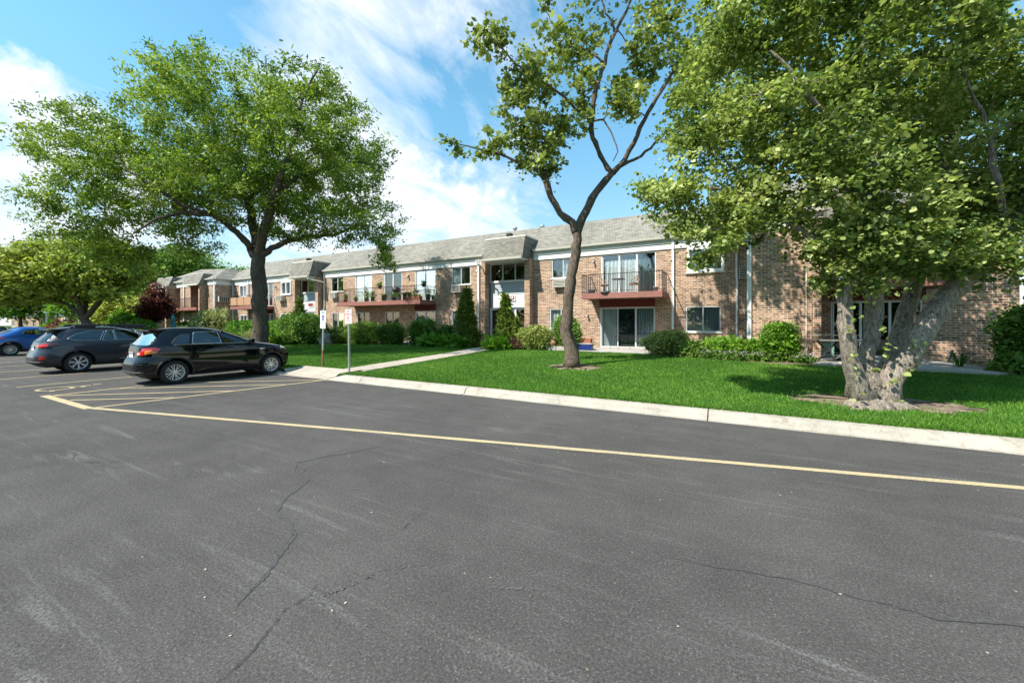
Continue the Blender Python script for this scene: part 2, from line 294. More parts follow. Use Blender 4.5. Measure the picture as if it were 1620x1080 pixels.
M['leafy'] = leaf_mat('olive_leaves', (.13, .18, .025), (.33, .38, .065), (.52, .53, .14)); M['leafg'] = leaf_mat('green_leaves', (.05, .12, .016), (.13, .24, .035), (.25, .37, .08)); M['leafb'] = leaf_mat('bright_leaves', (.04, .12, .01), (.12, .26, .02), (.25, .40, .04))
M['leafd'] = leaf_mat('yew_needles', (.03, .075, .012), (.09, .17, .02), (.22, .32, .045), .25); M['leafc'] = leaf_mat('arborvitae', (.05, .09, .012), (.13, .19, .022), (.26, .31, .05), .2); M['leafr'] = leaf_mat('red_maple_leaves', (.05, .012, .012), (.13, .03, .025), (.25, .075, .05), .25)
M['leafp'] = leaf_mat('pale_leaves', (.12, .16, .05), (.26, .29, .11), (.42, .44, .22)); M['leafs'] = leaf_mat('spirea_leaves', (.12, .16, .03), (.28, .33, .07), (.46, .47, .2)); M['grass'] = leaf_mat('grass_blades', (.038, .10, .010), (.09, .22, .020), (.22, .36, .055), .3, .6)
M['leafdead'] = leaf_mat('russet_leaves', (.10, .045, .03), (.2, .10, .07), (.34, .2, .13))
M['litter'] = leaf_mat('dry_litter', (.10, .08, .05), (.34, .30, .20), (.62, .58, .46), .1)
# ---------------------------------------------------------------- the ground
struct(MB().quad((-400, -400, -.06), (400, -400, -.06), (400, 700, -.06), (-400, 700, -.06)).build('ground', M['earth']))
struct(MB().quad((-150, -70, 0), (60, -70, 0), (60, 8.25, 0), (-150, 8.25, 0)).build('parking_lot', M['asphalt']))
def grid(name, xs, ys, zf, m):
    mb = MB(); nx, ny = len(xs), len(ys)
    mb.add([(x, y, float(zf(x, y))) for y in ys for x in xs], [(j * nx + i, j * nx + i + 1, (j + 1) * nx + i + 1, (j + 1) * nx + i) for j in range(ny - 1) for i in range(nx - 1)])
    return mb.build(name, m, None, True)
mb = MB(); XS = sorted(list(np.linspace(-75, 25, 60)) + [-14.05, -11.1]); YS = [8.42, 8.9, 9.35] + list(np.linspace(10, 26, 20))
mb.add([(x, y, float(hgt(x, y)) - .012) for y in YS for x in XS], [(j * len(XS) + i, j * len(XS) + i + 1, (j + 1) * len(XS) + i + 1, (j + 1) * len(XS) + i) for j in range(len(YS) - 1) for i in range(len(XS) - 1) if not (j < 2 and -14.1 < (XS[i] + XS[i + 1]) / 2 < -11.05)])
struct(mb.build('lawn', M['lawn'], None, True))
# kerb: rounded concrete profile in lengths with open joints, dropped at the ramp
def kerb(x0, x1, drop0=0, drop1=0):
    mb = MB(); n = max(2, int((x1 - x0) / .25) + 1); prof = [(8.10, -.02), (8.10, .008), (8.20, .012), (8.235, .05), (8.27, .105), (8.31, .135), (8.36, .148), (8.50, .152), (8.50, -.05)]
    for i in range(n):
        x = x0 + (x1 - x0) * i / (n - 1); k = 1
        if drop0: k = min(k, .12 + .88 * min(1, (x - x0) / drop0))
        if drop1: k = min(k, .12 + .88 * min(1, (x1 - x) / drop1))
        wob = .004 * math.sin(x * 5.1) + .003 * math.sin(x * 13)
        mb.v += [(x, y + wob, z * k if z > .012 else z) for y, z in prof]
    P = len(prof)
    for i in range(n - 1):
        for k in range(P - 1): mb.f.append((i * P + k, (i + 1) * P + k, (i + 1) * P + k + 1, i * P + k + 1))
    mb.f.append(tuple(range(P))); mb.f.append(tuple((n - 1) * P + k for k in range(P - 1, -1, -1))); return mb
km = MB()
for a, b, d0, d1 in [(-60, -52, 0, 0), (-51.98, -44, 0, 0), (-43.98, -36, 0, 0), (-35.98, -28, 0, 0), (-27.98, -21.3, 0, 0), (-21.28, -13.9, 0, .55), (-11.25, -9.82, .5, 0), (-9.8, -6.0, 0, 0), (-5.975, -.52, 0, 0), (-.50, 4.6, 0, 0), (4.62, 9, 0, 0), (9.02, 20, 0, 0)]:
    q = kerb(a, b, d0, d1); km.add(q.v, q.f)
struct(km.build('kerb', M['concrete'], None, False))
mb = MB().quad((-13.9, 8.10, .012), (-11.25, 8.10, .012), (-11.25, 8.5, .05), (-13.9, 8.5, .05)).quad((-13.9, 8.5, .05), (-11.25, 8.5, .05), (-11.25, 9.35, .172), (-13.9, 9.35, .172)); mb.quad((-13.9, 8.5, .05), (-13.9, 9.35, .172), (-14.05, 9.35, .172), (-14.05, 8.5, .15)).quad((-11.25, 8.5, .05), (-11.1, 8.5, .16), (-11.1, 9.35, .185), (-11.25, 9.35, .172))
struct(mb.build('kerb_ramp', M['walk']))
mb = MB(); ys = [9.33] + [9.33 + 1.5 * i for i in range(1, 8)]
def walkx(y): k = max(0, (y - 15.5) / 5); return -11.9 - .9 * k, -10.8 - .15 * k
for a, b in zip(ys[:-1], ys[1:]):
    b2 = b - .015; l0, r0 = walkx(a); l1, r1 = walkx(b)
    z0, z1 = float(hgt(0, a)) + .012, float(hgt(0, b)) + .012; mb.add([(l0, a, z0), (r0, a, z0), (r1, b2, z1), (l1, b2, z1), (l0, a, z0 - .1), (r0, a, z0 - .1), (r1, b2, z1 - .1), (l1, b2, z1 - .1)], [(0, 1, 2, 3), (0, 4, 5, 1), (1, 5, 6, 2), (3, 2, 6, 7), (0, 3, 7, 4)])
struct(mb.build('footpath', M['walk']))
struct(MB().box(-14.2, -10.2, 19.85, 22, .3, .445).build('entry_landing', M['walk']))
struct(MB().box(-6.9, -3.3, 18.15, 21.34, .3, .447).build('patio', M['slab'], bevel=.01)); struct(MB().box(-22.3, -17.8, 18.9, 21.34, .3, .452).build('patio', M['slab'], bevel=.01))
struct(MB().prism([(2.1, 16.25), (5.9, 15.75), (6.6, 16.0), (6.1, 19.48), (2.6, 19.48), (2.6, 18.5), (2.1, 18.4)], .3, .455, 'z').build('patio', M['slab']))
struct(MB().box(3.2, 5.75, 19.1, 19.49, .45, .50).build('patio_step', M['slab'], bevel=.01))
# planting beds and bare soil rings (uneven outlines, a little proud of the lawn)
def patch(name, pts, m, dz=.006, wob=.12, sub=5):
    out = []
    for i in range(len(pts)):
        a, b = pts[i], pts[(i + 1) % len(pts)]
        for k in range(sub): f = k / sub; x = a[0] + (b[0] - a[0]) * f; y = a[1] + (b[1] - a[1]) * f; out.append((x + random.uniform(-wob, wob), y + random.uniform(-wob, wob)))
    cx = sum(p[0] for p in out) / len(out); cy = sum(p[1] for p in out) / len(out); mb = MB(); mb.v.append((cx, cy, float(hgt(cx, cy)) + dz)); n = len(out)
    for f in (.35, .7, .92, 1): 
        for x, y in out: X, Y = cx + (x - cx) * f, cy + (y - cy) * f; mb.v.append((X, Y, float(hgt(X, Y)) + dz * (1 if f < 1 else -.6)))
    for i in range(n): mb.f.append((0, 1 + i, 1 + (i + 1) % n))
    for r in range(3):
        for i in range(n): a = 1 + r * n; mb.f.append((a + i, a + n + i, a + n + (i + 1) % n, a + (i + 1) % n))
    return struct(mb.build(name, m, None, True))
patch('planting_bed', [(-3.2, 17.6), (-1.2, 17.0), (.9, 16.2), (2.15, 16.3), (2.2, 18.75), (.3, 18.75), (.3, 21.3), (-3.2, 21.3)], M['mulch'])
patch('planting_bed', [(-10.5, 18.2), (-7.0, 18.2), (-7.0, 21.3), (-10.5, 21.3)], M['mulch'], wob=.08)
patch('planting_bed', [(-17.6, 18.2), (-12.9, 18.0), (-13.4, 21.3), (-17.6, 21.3)], M['mulch'], wob=.08)
patch('planting_bed', [(-32, 16.9), (-22.5, 16.9), (-22.5, 21.3), (-32, 21.3)], M['mulch']); patch('planting_bed', [(-46, 14.5), (-33, 15), (-33, 21.3), (-46, 19.5)], M['mulch'])
patch('planting_bed', [(6.2, 15.9), (9.5, 14.5), (9.5, 19.4), (6.2, 19.4)], M['mulch'])
R2 = (-4.95, 12.95); R3 = (2.24, 10.05)
def ring(cx, cy, rx, ry, rot=0): return [(cx + rx * math.cos(a) * math.cos(rot) - ry * math.sin(a) * math.sin(rot), cy + rx * math.cos(a) * math.sin(rot) + ry * math.sin(a) * math.cos(rot)) for a in [2 * math.pi * i / 9 for i in range(9)]]
patch('soil_ring', ring(-4.85, 12.95, .92, .75), M['soil'], .010, .14); patch('soil_ring', ring(2.45, 10.5, 1.55, .62, .05), M['soil'], .012, .16)
# painted lines: thin sheets 4 mm over the asphalt
lines = MB()
def line(a, b, wd=.1, z=.004, mb=None, n=24):
    mb = lines if mb is None else mb
    a, b = Vector((*a, 0)), Vector((*b, 0)); d = (b - a).normalized(); s = Vector((-d.y, d.x, 0)) * wd / 2; base = len(mb.v)
    for i in range(n + 1):
        c = a.lerp(b, i / n); e = random.uniform(-.004, .004); mb.v += [(c.x + s.x + e, c.y + s.y + e, z), (c.x - s.x + e, c.y - s.y - e, z)]
    for i in range(n): k = base + 2 * i; mb.f.append((k, k + 1, k + 3, k + 2))
line((-14.75, 3.0), (-11.72, 3.0), .16, .004); line((-11.80, 3.03), (-5.9, 4.47), .115, .0043); line((-5.91, 4.468), (2.66, 6.49), .11, .0043); line((2.66, 6.49), (14, 9.0), .11, .0046)
line((-11.72, 3.1), (-11.15, 8.06), .1, .0075); line((-14.55, 3.1), (-14.75, 8.06), .1, .0075)
for a, b in [((-13.31, 3.1), (-11.65, 4.40)), ((-14.43, 3.1), (-11.42, 5.64)), ((-14.5, 4.3), (-11.33, 6.9)), ((-14.55, 5.45), (-11.22, 8.0))]: line(a, b, .09, .0105)
for x in (-17.3, -20.1, -22.9, -25.7, -28.5, -31.3, -34.1, -36.9, -39.7, -42.5): line((x, 3.0), (x - .08, 8.05), .1, .0075)
struct(lines.build('road_marking', M['paint']))
# wheelchair symbol painted in the first bay
sy = MB(); cx, cy = -16.05, 3.65
for pts in ([(0, .55), (0, .1), (.35, .1), (.55, -.4), (.72, -.4)], [(0, .33), (.33, .33)]):
    for a, b in zip(pts[:-1], pts[1:]): line((cx + a[0] * .8, cy + a[1] * .9), (cx + b[0] * .8, cy + b[1] * .9), .085, .0045, sy, 3)
for i in range(14):
    a0, a1 = R(100 + i * 17), R(117 + i * 17); line((cx + .10 + .34 * math.cos(a0), cy - .2 + .34 * math.sin(a0)), (cx + .10 + .34 * math.cos(a1), cy - .2 + .34 * math.sin(a1)), .08, .0080, sy, 1)
for i in range(8): a0, a1 = R(45 * i), R(45 * i + 45); line((cx + .06 * math.cos(a0), cy + .62 + .06 * math.sin(a0)), (cx + .06 * math.cos(a1), cy + .62 + .06 * math.sin(a1)), .08, .0115, sy, 1)
struct(sy.build('wheelchair_marking', M['paint']))
# cracks and sealed cracks
M['crack'] = plain('crack', (.012, .012, .012), .9); M['seal'] = plain('crack_seal', (.058, .056, .055), .55, var=.1, scale=20); M['scuff'] = ground_mat('pale_scuff', (.10, .096, .09), (.17, .163, .152), 60)
def rough_strip(name, pts, w0, w1, m, z, jit=.02, n=10, frag=0.):
    mb = MB(); P = []; wk_ = (0, 0)
    for a, b in zip(pts[:-1], pts[1:]):
        for i in range(n): f = i / n; w1_, w2_ = wk_; wk_ = (w1_ * .8 + random.gauss(0, jit * .5), w2_ * .8 + random.gauss(0, jit * .5)); P.append((a[0] + (b[0] - a[0]) * f + wk_[0], a[1] + (b[1] - a[1]) * f + wk_[1]))
    P.append(pts[-1]); L = []
    for i, p in enumerate(P):
        q = P[min(i + 1, len(P) - 1)]; o_ = P[max(i - 1, 0)]; d = Vector((q[0] - o_[0], q[1] - o_[1])).normalized(); f = i / (len(P) - 1); ww = (w0 + (w1 - w0) * f) * random.uniform(.25, 1.2) * min(1, 5 * f + .05, 5 * (1 - f) + .05)
        mb.v += [(p[0] - d.y * ww, p[1] + d.x * ww, z), (p[0] + d.y * ww, p[1] - d.x * ww, z)]
    for i in range(len(P) - 1):
        if random.random() >= frag: k = 2 * i; mb.f.append((k, k + 1, k + 3, k + 2))
    return struct(mb.build(name, m))
rough_strip('asphalt_crack', [(-2.2, .8), (-2.26, 1.08), (-2.29, 1.23), (-2.37, 1.34), (-2.46, 1.5), (-2.44, 1.62), (-2.51, 1.76)], .003, .0032, M['crack'], .008, .006)
rough_strip('asphalt_crack', [(-2.44, 1.63), (-2.33, 1.74), (-2.27, 1.89), (-2.24, 2.06), (-2.15, 2.19), (-1.9, 2.43)], .003, .002, M['crack'], .008, .006, 10, .3)
rough_strip('crack_seal', [(-2.74, 1.35), (-2.82, 1.49), (-2.9, 1.64), (-3.09, 1.87), (-3.23, 2.06), (-3.46, 2.16), (-3.78, 2.23), (-4.01, 2.45), (-4.23, 2.86), (-4.6, 2.92)], .022, .012, M['seal'], .004, .006, 8)
rough_strip('asphalt_crack', [(-2.78, 1.41), (-2.84, 1.49), (-2.93, 1.64), (-3.12, 1.87), (-3.27, 2.06), (-3.49, 2.17)], .002, .002, M['crack'], .008, .006, 10, .5)
rough_strip('crack_seal', [(-4.6, 2.91), (-4.89, 3.14), (-4.79, 3.51), (-4.61, 3.77), (-4.45, 4.3)], .016, .012, M['seal'], .004, .01, 8); rough_strip('asphalt_crack', [(-2.51, 2.51), (-2.57, 2.76), (-2.59, 3.02)], .003, .003, M['crack'], .008, .008, 12, .4)
rough_strip('asphalt_crack', [(-4.51, 2.9), (-4.57, 3.18), (-4.76, 3.52)], .004, .003, M['crack'], .009, .01, 12, .3); rough_strip('asphalt_crack', [(-6.2, 3.0), (-5.4, 2.6), (-4.9, 2.95)], .003, .003, M['crack'], .009, .02, 12, .5)
rough_strip('asphalt_crack', [(-.6, 3.25), (.3, 3.4), (1.0, 3.35), (1.7, 3.6), (2.6, 3.75)], .006, .008, M['seal'], .005, .02, 14); rough_strip('asphalt_crack', [(-9.5, 1.2), (-8, 1.9), (-7.4, 1.75), (-6.3, 2.4)], .004, .004, M['crack'], .006, .02, 14, .4)
for pts in ([(-2.43, 1.6), (-2.3, 1.8), (-2.24, 2.05), (-2.1, 2.2), (-1.95, 2.35)], [(-1.51, 2.25), (-1.35, 2.35), (-1.2, 2.41), (-1.06, 2.4)], [(-4.45, 4.3), (-3.57, 4.3), (-2.66, 4.39)], [(-3.84, 3.45), (-3.3, 3.75), (-2.98, 3.98)], [(-9.6, 6.9), (-8.4, 6.4), (-7.6, 6.35)], [(-13.2, 5.5), (-12.4, 4.9), (-11.6, 4.7), (-10.3, 4.2)], [(-1.5, 6.6), (-.6, 6.8), (.2, 6.75)], [(-7.2, 6.9), (-6.2, 6.7), (-5.1, 6.9)], [(-6.8, 3.9), (-6.1, 3.6), (-5.6, 3.7)]):
    rough_strip('pale_scuff', pts, .007, .006, M['scuff'], .0062, .010, 30, .6)

# ---------------------------------------------------------------- the apartment building
BO = (-20, 21.36, .44); Y0 = 21.36
B = thing('apartment_building', 'long two-storey tan brick apartment block with grey shingle roof and balconies across the lawn', 'apartment building', BO)
def wall(x0, x1, z0, z1, y, holes, th=.24, mb=None):
    mb = mb or MB(); xs = sorted({x0, x1, *[v for h in holes for v in h[:2]]}); zs = sorted({z0, z1, *[v for h in holes for v in h[2:4]]})
    ins = lambda a, b: any(h[0] - 1e-6 <= a and b <= h[1] + 1e-6 for h in holes)
    for a, b in zip(xs[:-1], xs[1:]):
        for c, d in zip(zs[:-1], zs[1:]):
            if any(h[0] <= (a + b) / 2 <= h[1] and h[2] <= (c + d) / 2 <= h[3] for h in holes): continue
            mb.quad((a, y, c), (b, y, c), (b, y, d), (a, y, d)); mb.quad((b, y + th, c), (a, y + th, c), (a, y + th, d), (b, y + th, d))
    for h in holes:
        a, b, c, d = h[:4]; mb.quad((a, y, c), (a, y, d), (a, y + th, d), (a, y + th, c)); mb.quad((b, y, d), (b, y, c), (b, y + th, c), (b, y + th, d)); mb.quad((a, y, d), (b, y, d), (b, y + th, d), (a, y + th, d)); mb.quad((b, y, c), (a, y, c), (a, y + th, c), (b, y + th, c))
    for a in (x0, x1): mb.quad((a, y, z0), (a, y + th, z0), (a, y + th, z1), (a, y, z1))
    return mb
HOLES = []
def window(x0, x1, z0, z1, y=Y0, n=2, fr='frame', fw=.05, cur='drape', sill=True, cov=(0, 1), glass='glass', kind='window', name='window', parent=None, deep=.06, top=1., scr=None):
    HOLES.append((x0, x1, z0, z1)); P = parent or B; f = MB(); ya, yb = y + deep - .045, y + deep + .05
    if kind == 'window' and fr == 'framew': ya = y - .07
    f.box(x0, x0 + fw, ya, yb, z0, z1).box(x1 - fw, x1, ya, yb, z0, z1).box(x0 + fw, x1 - fw, ya, yb, z1 - fw, z1).box(x0 + fw, x1 - fw, ya, yb, z0, z0 + fw)
    W = (x1 - x0 - 2 * fw) / n
    for i in range(1, n): c = x0 + fw + W * i; f.box(c - fw * .45, c + fw * .45, ya + .01, yb, z0 + fw, z1 - fw)
    if kind == 'door':
        for i in range(n): a = x0 + fw + W * i + .02; f.box(a, a + .035, y + deep - .015, y + deep + .03, z0 + fw, z1 - fw)
    o = f.build(name, M[fr], P, bevel=.004)
    g = MB()
    for i in range(n): a = x0 + fw + W * i; yy = y + deep + (.012 if i % 2 else .028); g.quad((a, yy, z0 + fw), (a + W, yy, z0 + fw), (a + W, yy, z1 - fw), (a, yy, z1 - fw))
    g.build('pane', M[glass], o)
    if scr is not None: a = x0 + fw + W * scr; MB().box(a + .03, a + W - .03, y + deep - .03, y + deep - .027, z0 + fw + .02, z1 - fw - .02).build('insect_screen', M['screen'], o)
    if cur:
        c = MB(); a, b = x0 + (x1 - x0) * cov[0], x0 + (x1 - x0) * cov[1]; k = max(8, int((b - a) / .035)); zt = z0 + (z1 - z0) * top
        for i in range(k + 1): X = a + (b - a) * i / k; yy = y + .20 + .028 * math.sin(X * 34) + .01 * math.sin(X * 91); c.v += [(X, yy, z0), (X, yy, zt)]
        c.f += [(2 * i, 2 * i + 2, 2 * i + 3, 2 * i + 1) for i in range(k)]; c.build('curtain', M[cur], o, True)
    if sill: MB().box(x0 - .07, x1 + .07, y - .09 if fr == 'framew' else y - .05, y + .04, z0 - .065, z0 - .002).build('sill', M['gutter'], o, bevel=.006)
    return o
def ac(x0, x1, z0, z1, y=Y0, vert=True, dep=.28, parent=None):
    f = MB().box(x0, x1, y - dep, y + .02, z0, z0 + .03).box(x0, x1, y - dep, y + .02, z1 - .03, z1).box(x0, x0 + .03, y - dep, y + .02, z0 + .03, z1 - .03).box(x1 - .03, x1, y - dep, y + .02, z0 + .03, z1 - .03)
    if vert:
        n = 6
        for i in range(1, n): c = x0 + (x1 - x0) * i / n; f.box(c - .012, c + .012, y - dep + .002, y - dep + .03, z0 + .03, z1 - .03)
    else:
        for i in range(1, 5): c = z0 + (z1 - z0) * i / 5; f.box(x0 + .03, x1 - .03, y - dep + .002, y - dep + .03, c - .018, c + .018)
    o = f.build('air_conditioner', M['ac'], parent or B, bevel=.004); MB().box(x0 + .03, x1 - .03, y - dep + .06, y - dep + .09, z0 + .03, z1 - .03).build('coil', M['acd'], o); return o
# windows and doors of the long middle wall (positions measured in metres along the facade)
S0, S1, L1 = 4.25, 5.38, 2.56
window(-9.4, -8.02, 4.30, 5.38, cov=(.5, 1)); ac(-9.24, -8.5, 3.77, 4.17, vert=False); window(-9.52, -8.15, 1.33, L1, cur='drape')
window(-6.51, -3.68, 3.27, S1, n=3, kind='door', name='sliding_door', fr='framew', sill=False, cov=(.04, .96), top=.86); window(-6.58, -3.74, .46, L1, n=3, kind='door', name='sliding_door', sill=False, cur='blind', scr=1)
window(-2.23, -.62, 4.20, 5.40, fr='framew', fw=.13, cur='drapet', cov=(0, .8), n=2); window(-2.29, -.77, 1.33, L1, cur='blind'); ac(-.02, .40, 3.77, 4.31, vert=False, dep=.34)
window(-16.61, -15.08, S0, S1, cur='drape', cov=(0, .42)); ac(-16.42, -15.75, 3.74, 4.20); window(-16.58, -15.1, 1.33, L1)
for a, b in ((-26.0, -24.15), (-22.88, -21.05)): window(a, b, 3.27, S1, n=2, kind='door', name='sliding_door', fr='framew', sill=False, cur='drape')
window(-19.85, -17.97, 3.27, S1, n=2, kind='door', name='sliding_door', fr='framew', sill=False, cur='drape', cov=(.52, 1)); window(-19.79, -17.97, .46, L1, n=2, kind='door', name='sliding_door', fr='framew', sill=False, cur='blind')
window(-28.82, -27.3, S0, S1, cov=(.4, 1)); ac(-28.66, -28.0, 3.74, 4.18, vert=False); window(-28.74, -27.3, 1.33, L1, cur='blind'); window(-25.75, -24.35, 1.33, L1, glass='glassd', cur='drapet'); window(-22.75, -21.3, 1.24, L1, glass='glassd', cur='drapet')
window(-42.42, -41.15, S0, S1, fr='framew', n=2, fw=.08, glass='glassd', cur=None); window(-38.32, -36.95, 3.27, S1, n=2, kind='door', name='sliding_door', fr='framew', sill=False, cur='drape', cov=(.3, 1)); window(-35.6, -34.15, S0, S1, fr='framew', n=2, fw=.08, cov=(0, .5)); ac(-35.84, -35.0, 3.69, 4.15, vert=False, dep=.4)
window(-42.3, -41.07, 1.33, 2.5, fr='framew', glass='glassd', cur='drapet'); window(-38.0, -36.9, .46, L1, kind='door', name='sliding_door', fr='framew', sill=False); window(-35.65, -34.16, 1.33, L1, fr='framew')
EN = ((-13.64, -10.92), (-32.87, -30.15)); hs = [h for h in HOLES] + [(a, b, .44, 5.42) for a, b in EN]
TOPZ = 5.95
wall(-43.8, .46, .2, TOPZ, Y0, hs).build('wall', M['brick'], B)
# right wing
HOLES.clear(); YR = 18.85; YD = 19.52
window(3.05, 5.62, .50, L1, YD, n=3, kind='door', name='sliding_door', sill=False, cur=None, glass='glassd'); window(3.05, 5.6, 3.27, S1, YD, n=3, kind='door', name='sliding_door', fr='framew', sill=False, cur='drape', cov=(0, .55))
mb = wall(.44, 2.36, .2, TOPZ, YR, []); wall(2.55, 7.92, .2, TOPZ, YD, HOLES, mb=mb); mb.box(2.36, 2.60, 18.45, 19.6, .2, TOPZ - .4); mb.box(.44, .68, YR + .24, Y0 + .2, .2, TOPZ); mb.box(7.68, 7.92, YD + .24, 30, .2, TOPZ)
mb.build('wall', M['brick'], B)
MB().box(2.18, 2.215, YR - .03, YR - .0, .44, 5.42).build('conduit', M['gutter'], B)
# left wing
HOLES.clear(); YL = 19.86
window(-48.2, -46.1, 3.27, 5.3, YL + 1.0, n=2, kind='door', name='sliding_door', fr='framew', sill=False, cur=None); window(-54.6, -53.4, 3.8, 5.3, YL + 1.0, n=2, fr='framew', cur=None, glass='glassd'); window(-48.2, -46.2, .46, L1, YL + 1.0, n=2, kind='door', name='sliding_door', sill=False, cur=None, glass='glassd')
mb = wall(-55.2, -45.5, .2, TOPZ, YL + 1.0, HOLES); mb.box(-45.5, -43.8, YL, YL + .24, .2, TOPZ); mb.box(-44.04, -43.8, YL + .24, Y0 + .2, .2, TOPZ); mb.box(-45.74, -45.5, YL - .6, YL + 1.0, .2, 5.6)
mb.box(-51.0, -48.75, YL, YL + 1.0, .2, TOPZ); mb.box(-52.1, -51.8, YL - .9, YL + 1.0, .2, 5.6); mb.box(-56.6, -55.2, YL, YL + .3, .2, TOPZ); mb.box(-56.6, -56.36, YL + .3, 30, .2, TOPZ)
mb.build('wall', M['brick'], B)
a_ = MB().box(-43.79, -43.45, 20.0, 20.95, 3.77, 3.80).box(-43.79, -43.45, 20.0, 20.95, 4.27, 4.30)
for k in range(6): yy = 20.0 + k * .184; a_.box(-43.79, -43.45, yy, yy + .03, 3.8, 4.27)
o = a_.build('air_conditioner', M['ac'], B); MB().box(-43.79, -43.55, 20.04, 20.92, 3.81, 4.26).build('coil', M['acd'], o)
MB().box(-56.3, 7.6, 29.7, 29.95, .2, TOPZ).box(-56.3, -43.9, 21.2, 29.6, 3.0, 3.15).box(-43.5, .4, 21.7, 29.6, 3.0, 3.15).box(.8, 7.6, 19.9, 29.6, 3.0, 3.15).box(-56.3, 7.6, 25.6, 25.7, .3, TOPZ).build('interior_wall', M['dark'], B)
# entrances
for k, (a, b) in enumerate(EN):
    MB().box(a - .33, a, Y0 - .5, Y0 + .3, .2, 5.5).build('pillar', M['brick'], B); MB().box(b, b + .35, Y0 - .5, Y0 + .3, .2, 5.5).build('pillar', M['brick'], B)
    s_ = MB(); z = 2.66
    while z < 4.24: s_.add([(a, Y0 + .10, z), (b, Y0 + .10, z), (b, Y0 + .125, z + .105), (a, Y0 + .125, z + .105), (a, Y0 + .13, z), (b, Y0 + .13, z)], [(0, 1, 2, 3), (0, 4, 5, 1)]); z += .105
    s_.build('siding', M['siding'], B)
    window(a, b, 4.30, 5.40, Y0 + .04, n=3, fw=.06, cur=None, glass='glassd', sill=False, name='window'); MB().box(a, b, Y0 + .04, Y0 + .16, 4.235, 4.30).build('sill', M['gutter'], B)
    s_ = MB(); z = 2.70
    while z < 3.5: s_.add([(a + .33, Y0 - .02, z), (b, Y0 - .02, z), (b, Y0 + .01, z + .1), (a + .33, Y0 + .01, z + .1), (a + .33, Y0 + .09, z), (b, Y0 + .09, z)], [(0, 1, 2, 3), (0, 4, 5, 1)]); z += .1
    s_.box(a + .30, a + .33, Y0 - .03, Y0 + .09, 2.68, 3.52).box(a + .30, b, Y0 - .03, Y0 + .09, 3.52, 3.56); s_.build('entry_sign_board', M['siding_w'], B)
    sg = MB().box(b - 1.60, b - .83, Y0 - .07, Y0 - .04, 3.08, 3.45).build('number_plate', M['signw'], B, bevel=.005)
    MB().box(b - 1.54, b - .90, Y0 - .078, Y0 - .071, 3.14, 3.39).build('plate_field', M['maroon'], sg)
    if k == 0: text('1469', .25, M['signw'], sg, (b - 1.22, Y0 - .082, 3.265), bold=.004)
    # glazed entrance screen with door
    f = MB(); x = [a, a + .12, a + .95, a + 1.05, b - .95, b - .86, b - .06, b]
    for i in (0, 2, 4, 6): f.box(x[i], x[i + 1], Y0 + .08, Y0 + .2, .44, 2.66)
    f.box(x[1], x[2], Y0 + .08, Y0 + .2, 2.56, 2.66).box(x[3], x[4], Y0 + .08, Y0 + .2, 2.56, 2.66).box(x[5], x[6], Y0 + .08, Y0 + .2, 2.56, 2.66).box(x[1], x[2], Y0 + .08, Y0 + .2, .44, .6).box(x[5], x[6], Y0 + .08, Y0 + .2, .44, .6)
    f = f.build('entrance_frame', M['framew'], B); g = MB()
    for i in (1, 5): g.quad((x[i], Y0 + .14, .6), (x[i + 1], Y0 + .14, .6), (x[i + 1], Y0 + .14, 2.56), (x[i], Y0 + .14, 2.56))
    g.build('pane', M['glassd'], f)
    d = MB().box(x[3], x[3] + .09, Y0 + .11, Y0 + .16, .46, 2.56).box(x[4] - .09, x[4], Y0 + .11, Y0 + .16, .46, 2.56).box(x[3] + .09, x[4] - .09, Y0 + .11, Y0 + .16, .46, .75).box(x[3] + .09, x[4] - .09, Y0 + .11, Y0 + .16, 2.45, 2.56).build('door', M['siding'], B); MB().quad((x[3] + .09, Y0 + .135, .75), (x[4] - .09, Y0 + .135, .75), (x[4] - .09, Y0 + .135, 2.45), (x[3] + .09, Y0 + .135, 2.45)).build('pane', M['glassd'], d); MB().tube([(x[4] - .14, Y0 + .07, 1.35), (x[4] - .14, Y0 + .07, 1.65)], .012).build('handle', M['galv'], d)
    # mansard canopy
    xl, xr, yb, yt, zb, zt = a + .3, b + .24, 20.12, 20.52, 5.45, 6.74
    MB().add([(xl, yb, zb), (xr, yb, zb), (xr, yt, zt), (xl, yt, zt), (xl, 22.6, zb), (xr, 22.6, zb), (xr, 22.6, zt), (xl, 22.6, zt)], [(0, 1, 2, 3), (3, 2, 6, 7), (0, 3, 7, 4), (1, 5, 6, 2), (0, 4, 5, 1)]).build('mansard_canopy', M['shingle'], B)
    MB().box(xl - .03, xr + .03, yt - .03, yt + .01, zt - .02, zt + .055).box(xr, xr + .03, yt + .01, 22.3, zt - .02, zt + .05).build('drip_edge', M['gutter'], B)
    gx = xl - .45; mb = MB().add([(gx, yb - .13, zb + .07), (xr, yb - .13, zb + .07), (xr, yb - .10, zb - .05), (gx, yb - .10, zb - .05), (gx, yb + .02, zb - .05), (xr, yb + .02, zb - .05), (xr, yb + .02, zb + .07), (gx, yb + .02, zb + .07)], [(0, 1, 2, 3), (3, 2, 5, 4), (1, 6, 5, 2), (0, 3, 4, 7), (7, 4, 5, 6), (0, 7, 6, 1)]); mb.build('gutter', M['gutter'], B)
    MB().box(xl - .1, xr, yb + .02, Y0 + .1, zb - .06, zb - .02).build('soffit', M['white'], B)
    if k == 0: pts = [(gx + .1, yb - .05, zb - .03), (gx + .1, yb - .05, zb - .16), (gx + .18, 20.6, zb - .42), (gx + .10, Y0 - .62, zb - .55), (gx + .02, Y0 - .1, zb - .7)]
    else: pts = [(xr - .08, yb - .05, zb - .03), (xr - .05, yb - .05, zb - .2), (xr + .35, 20.7, zb - .32), (xr + .55, Y0 - .3, zb - .42), (xr + .62, Y0 - .12, zb - .7)]
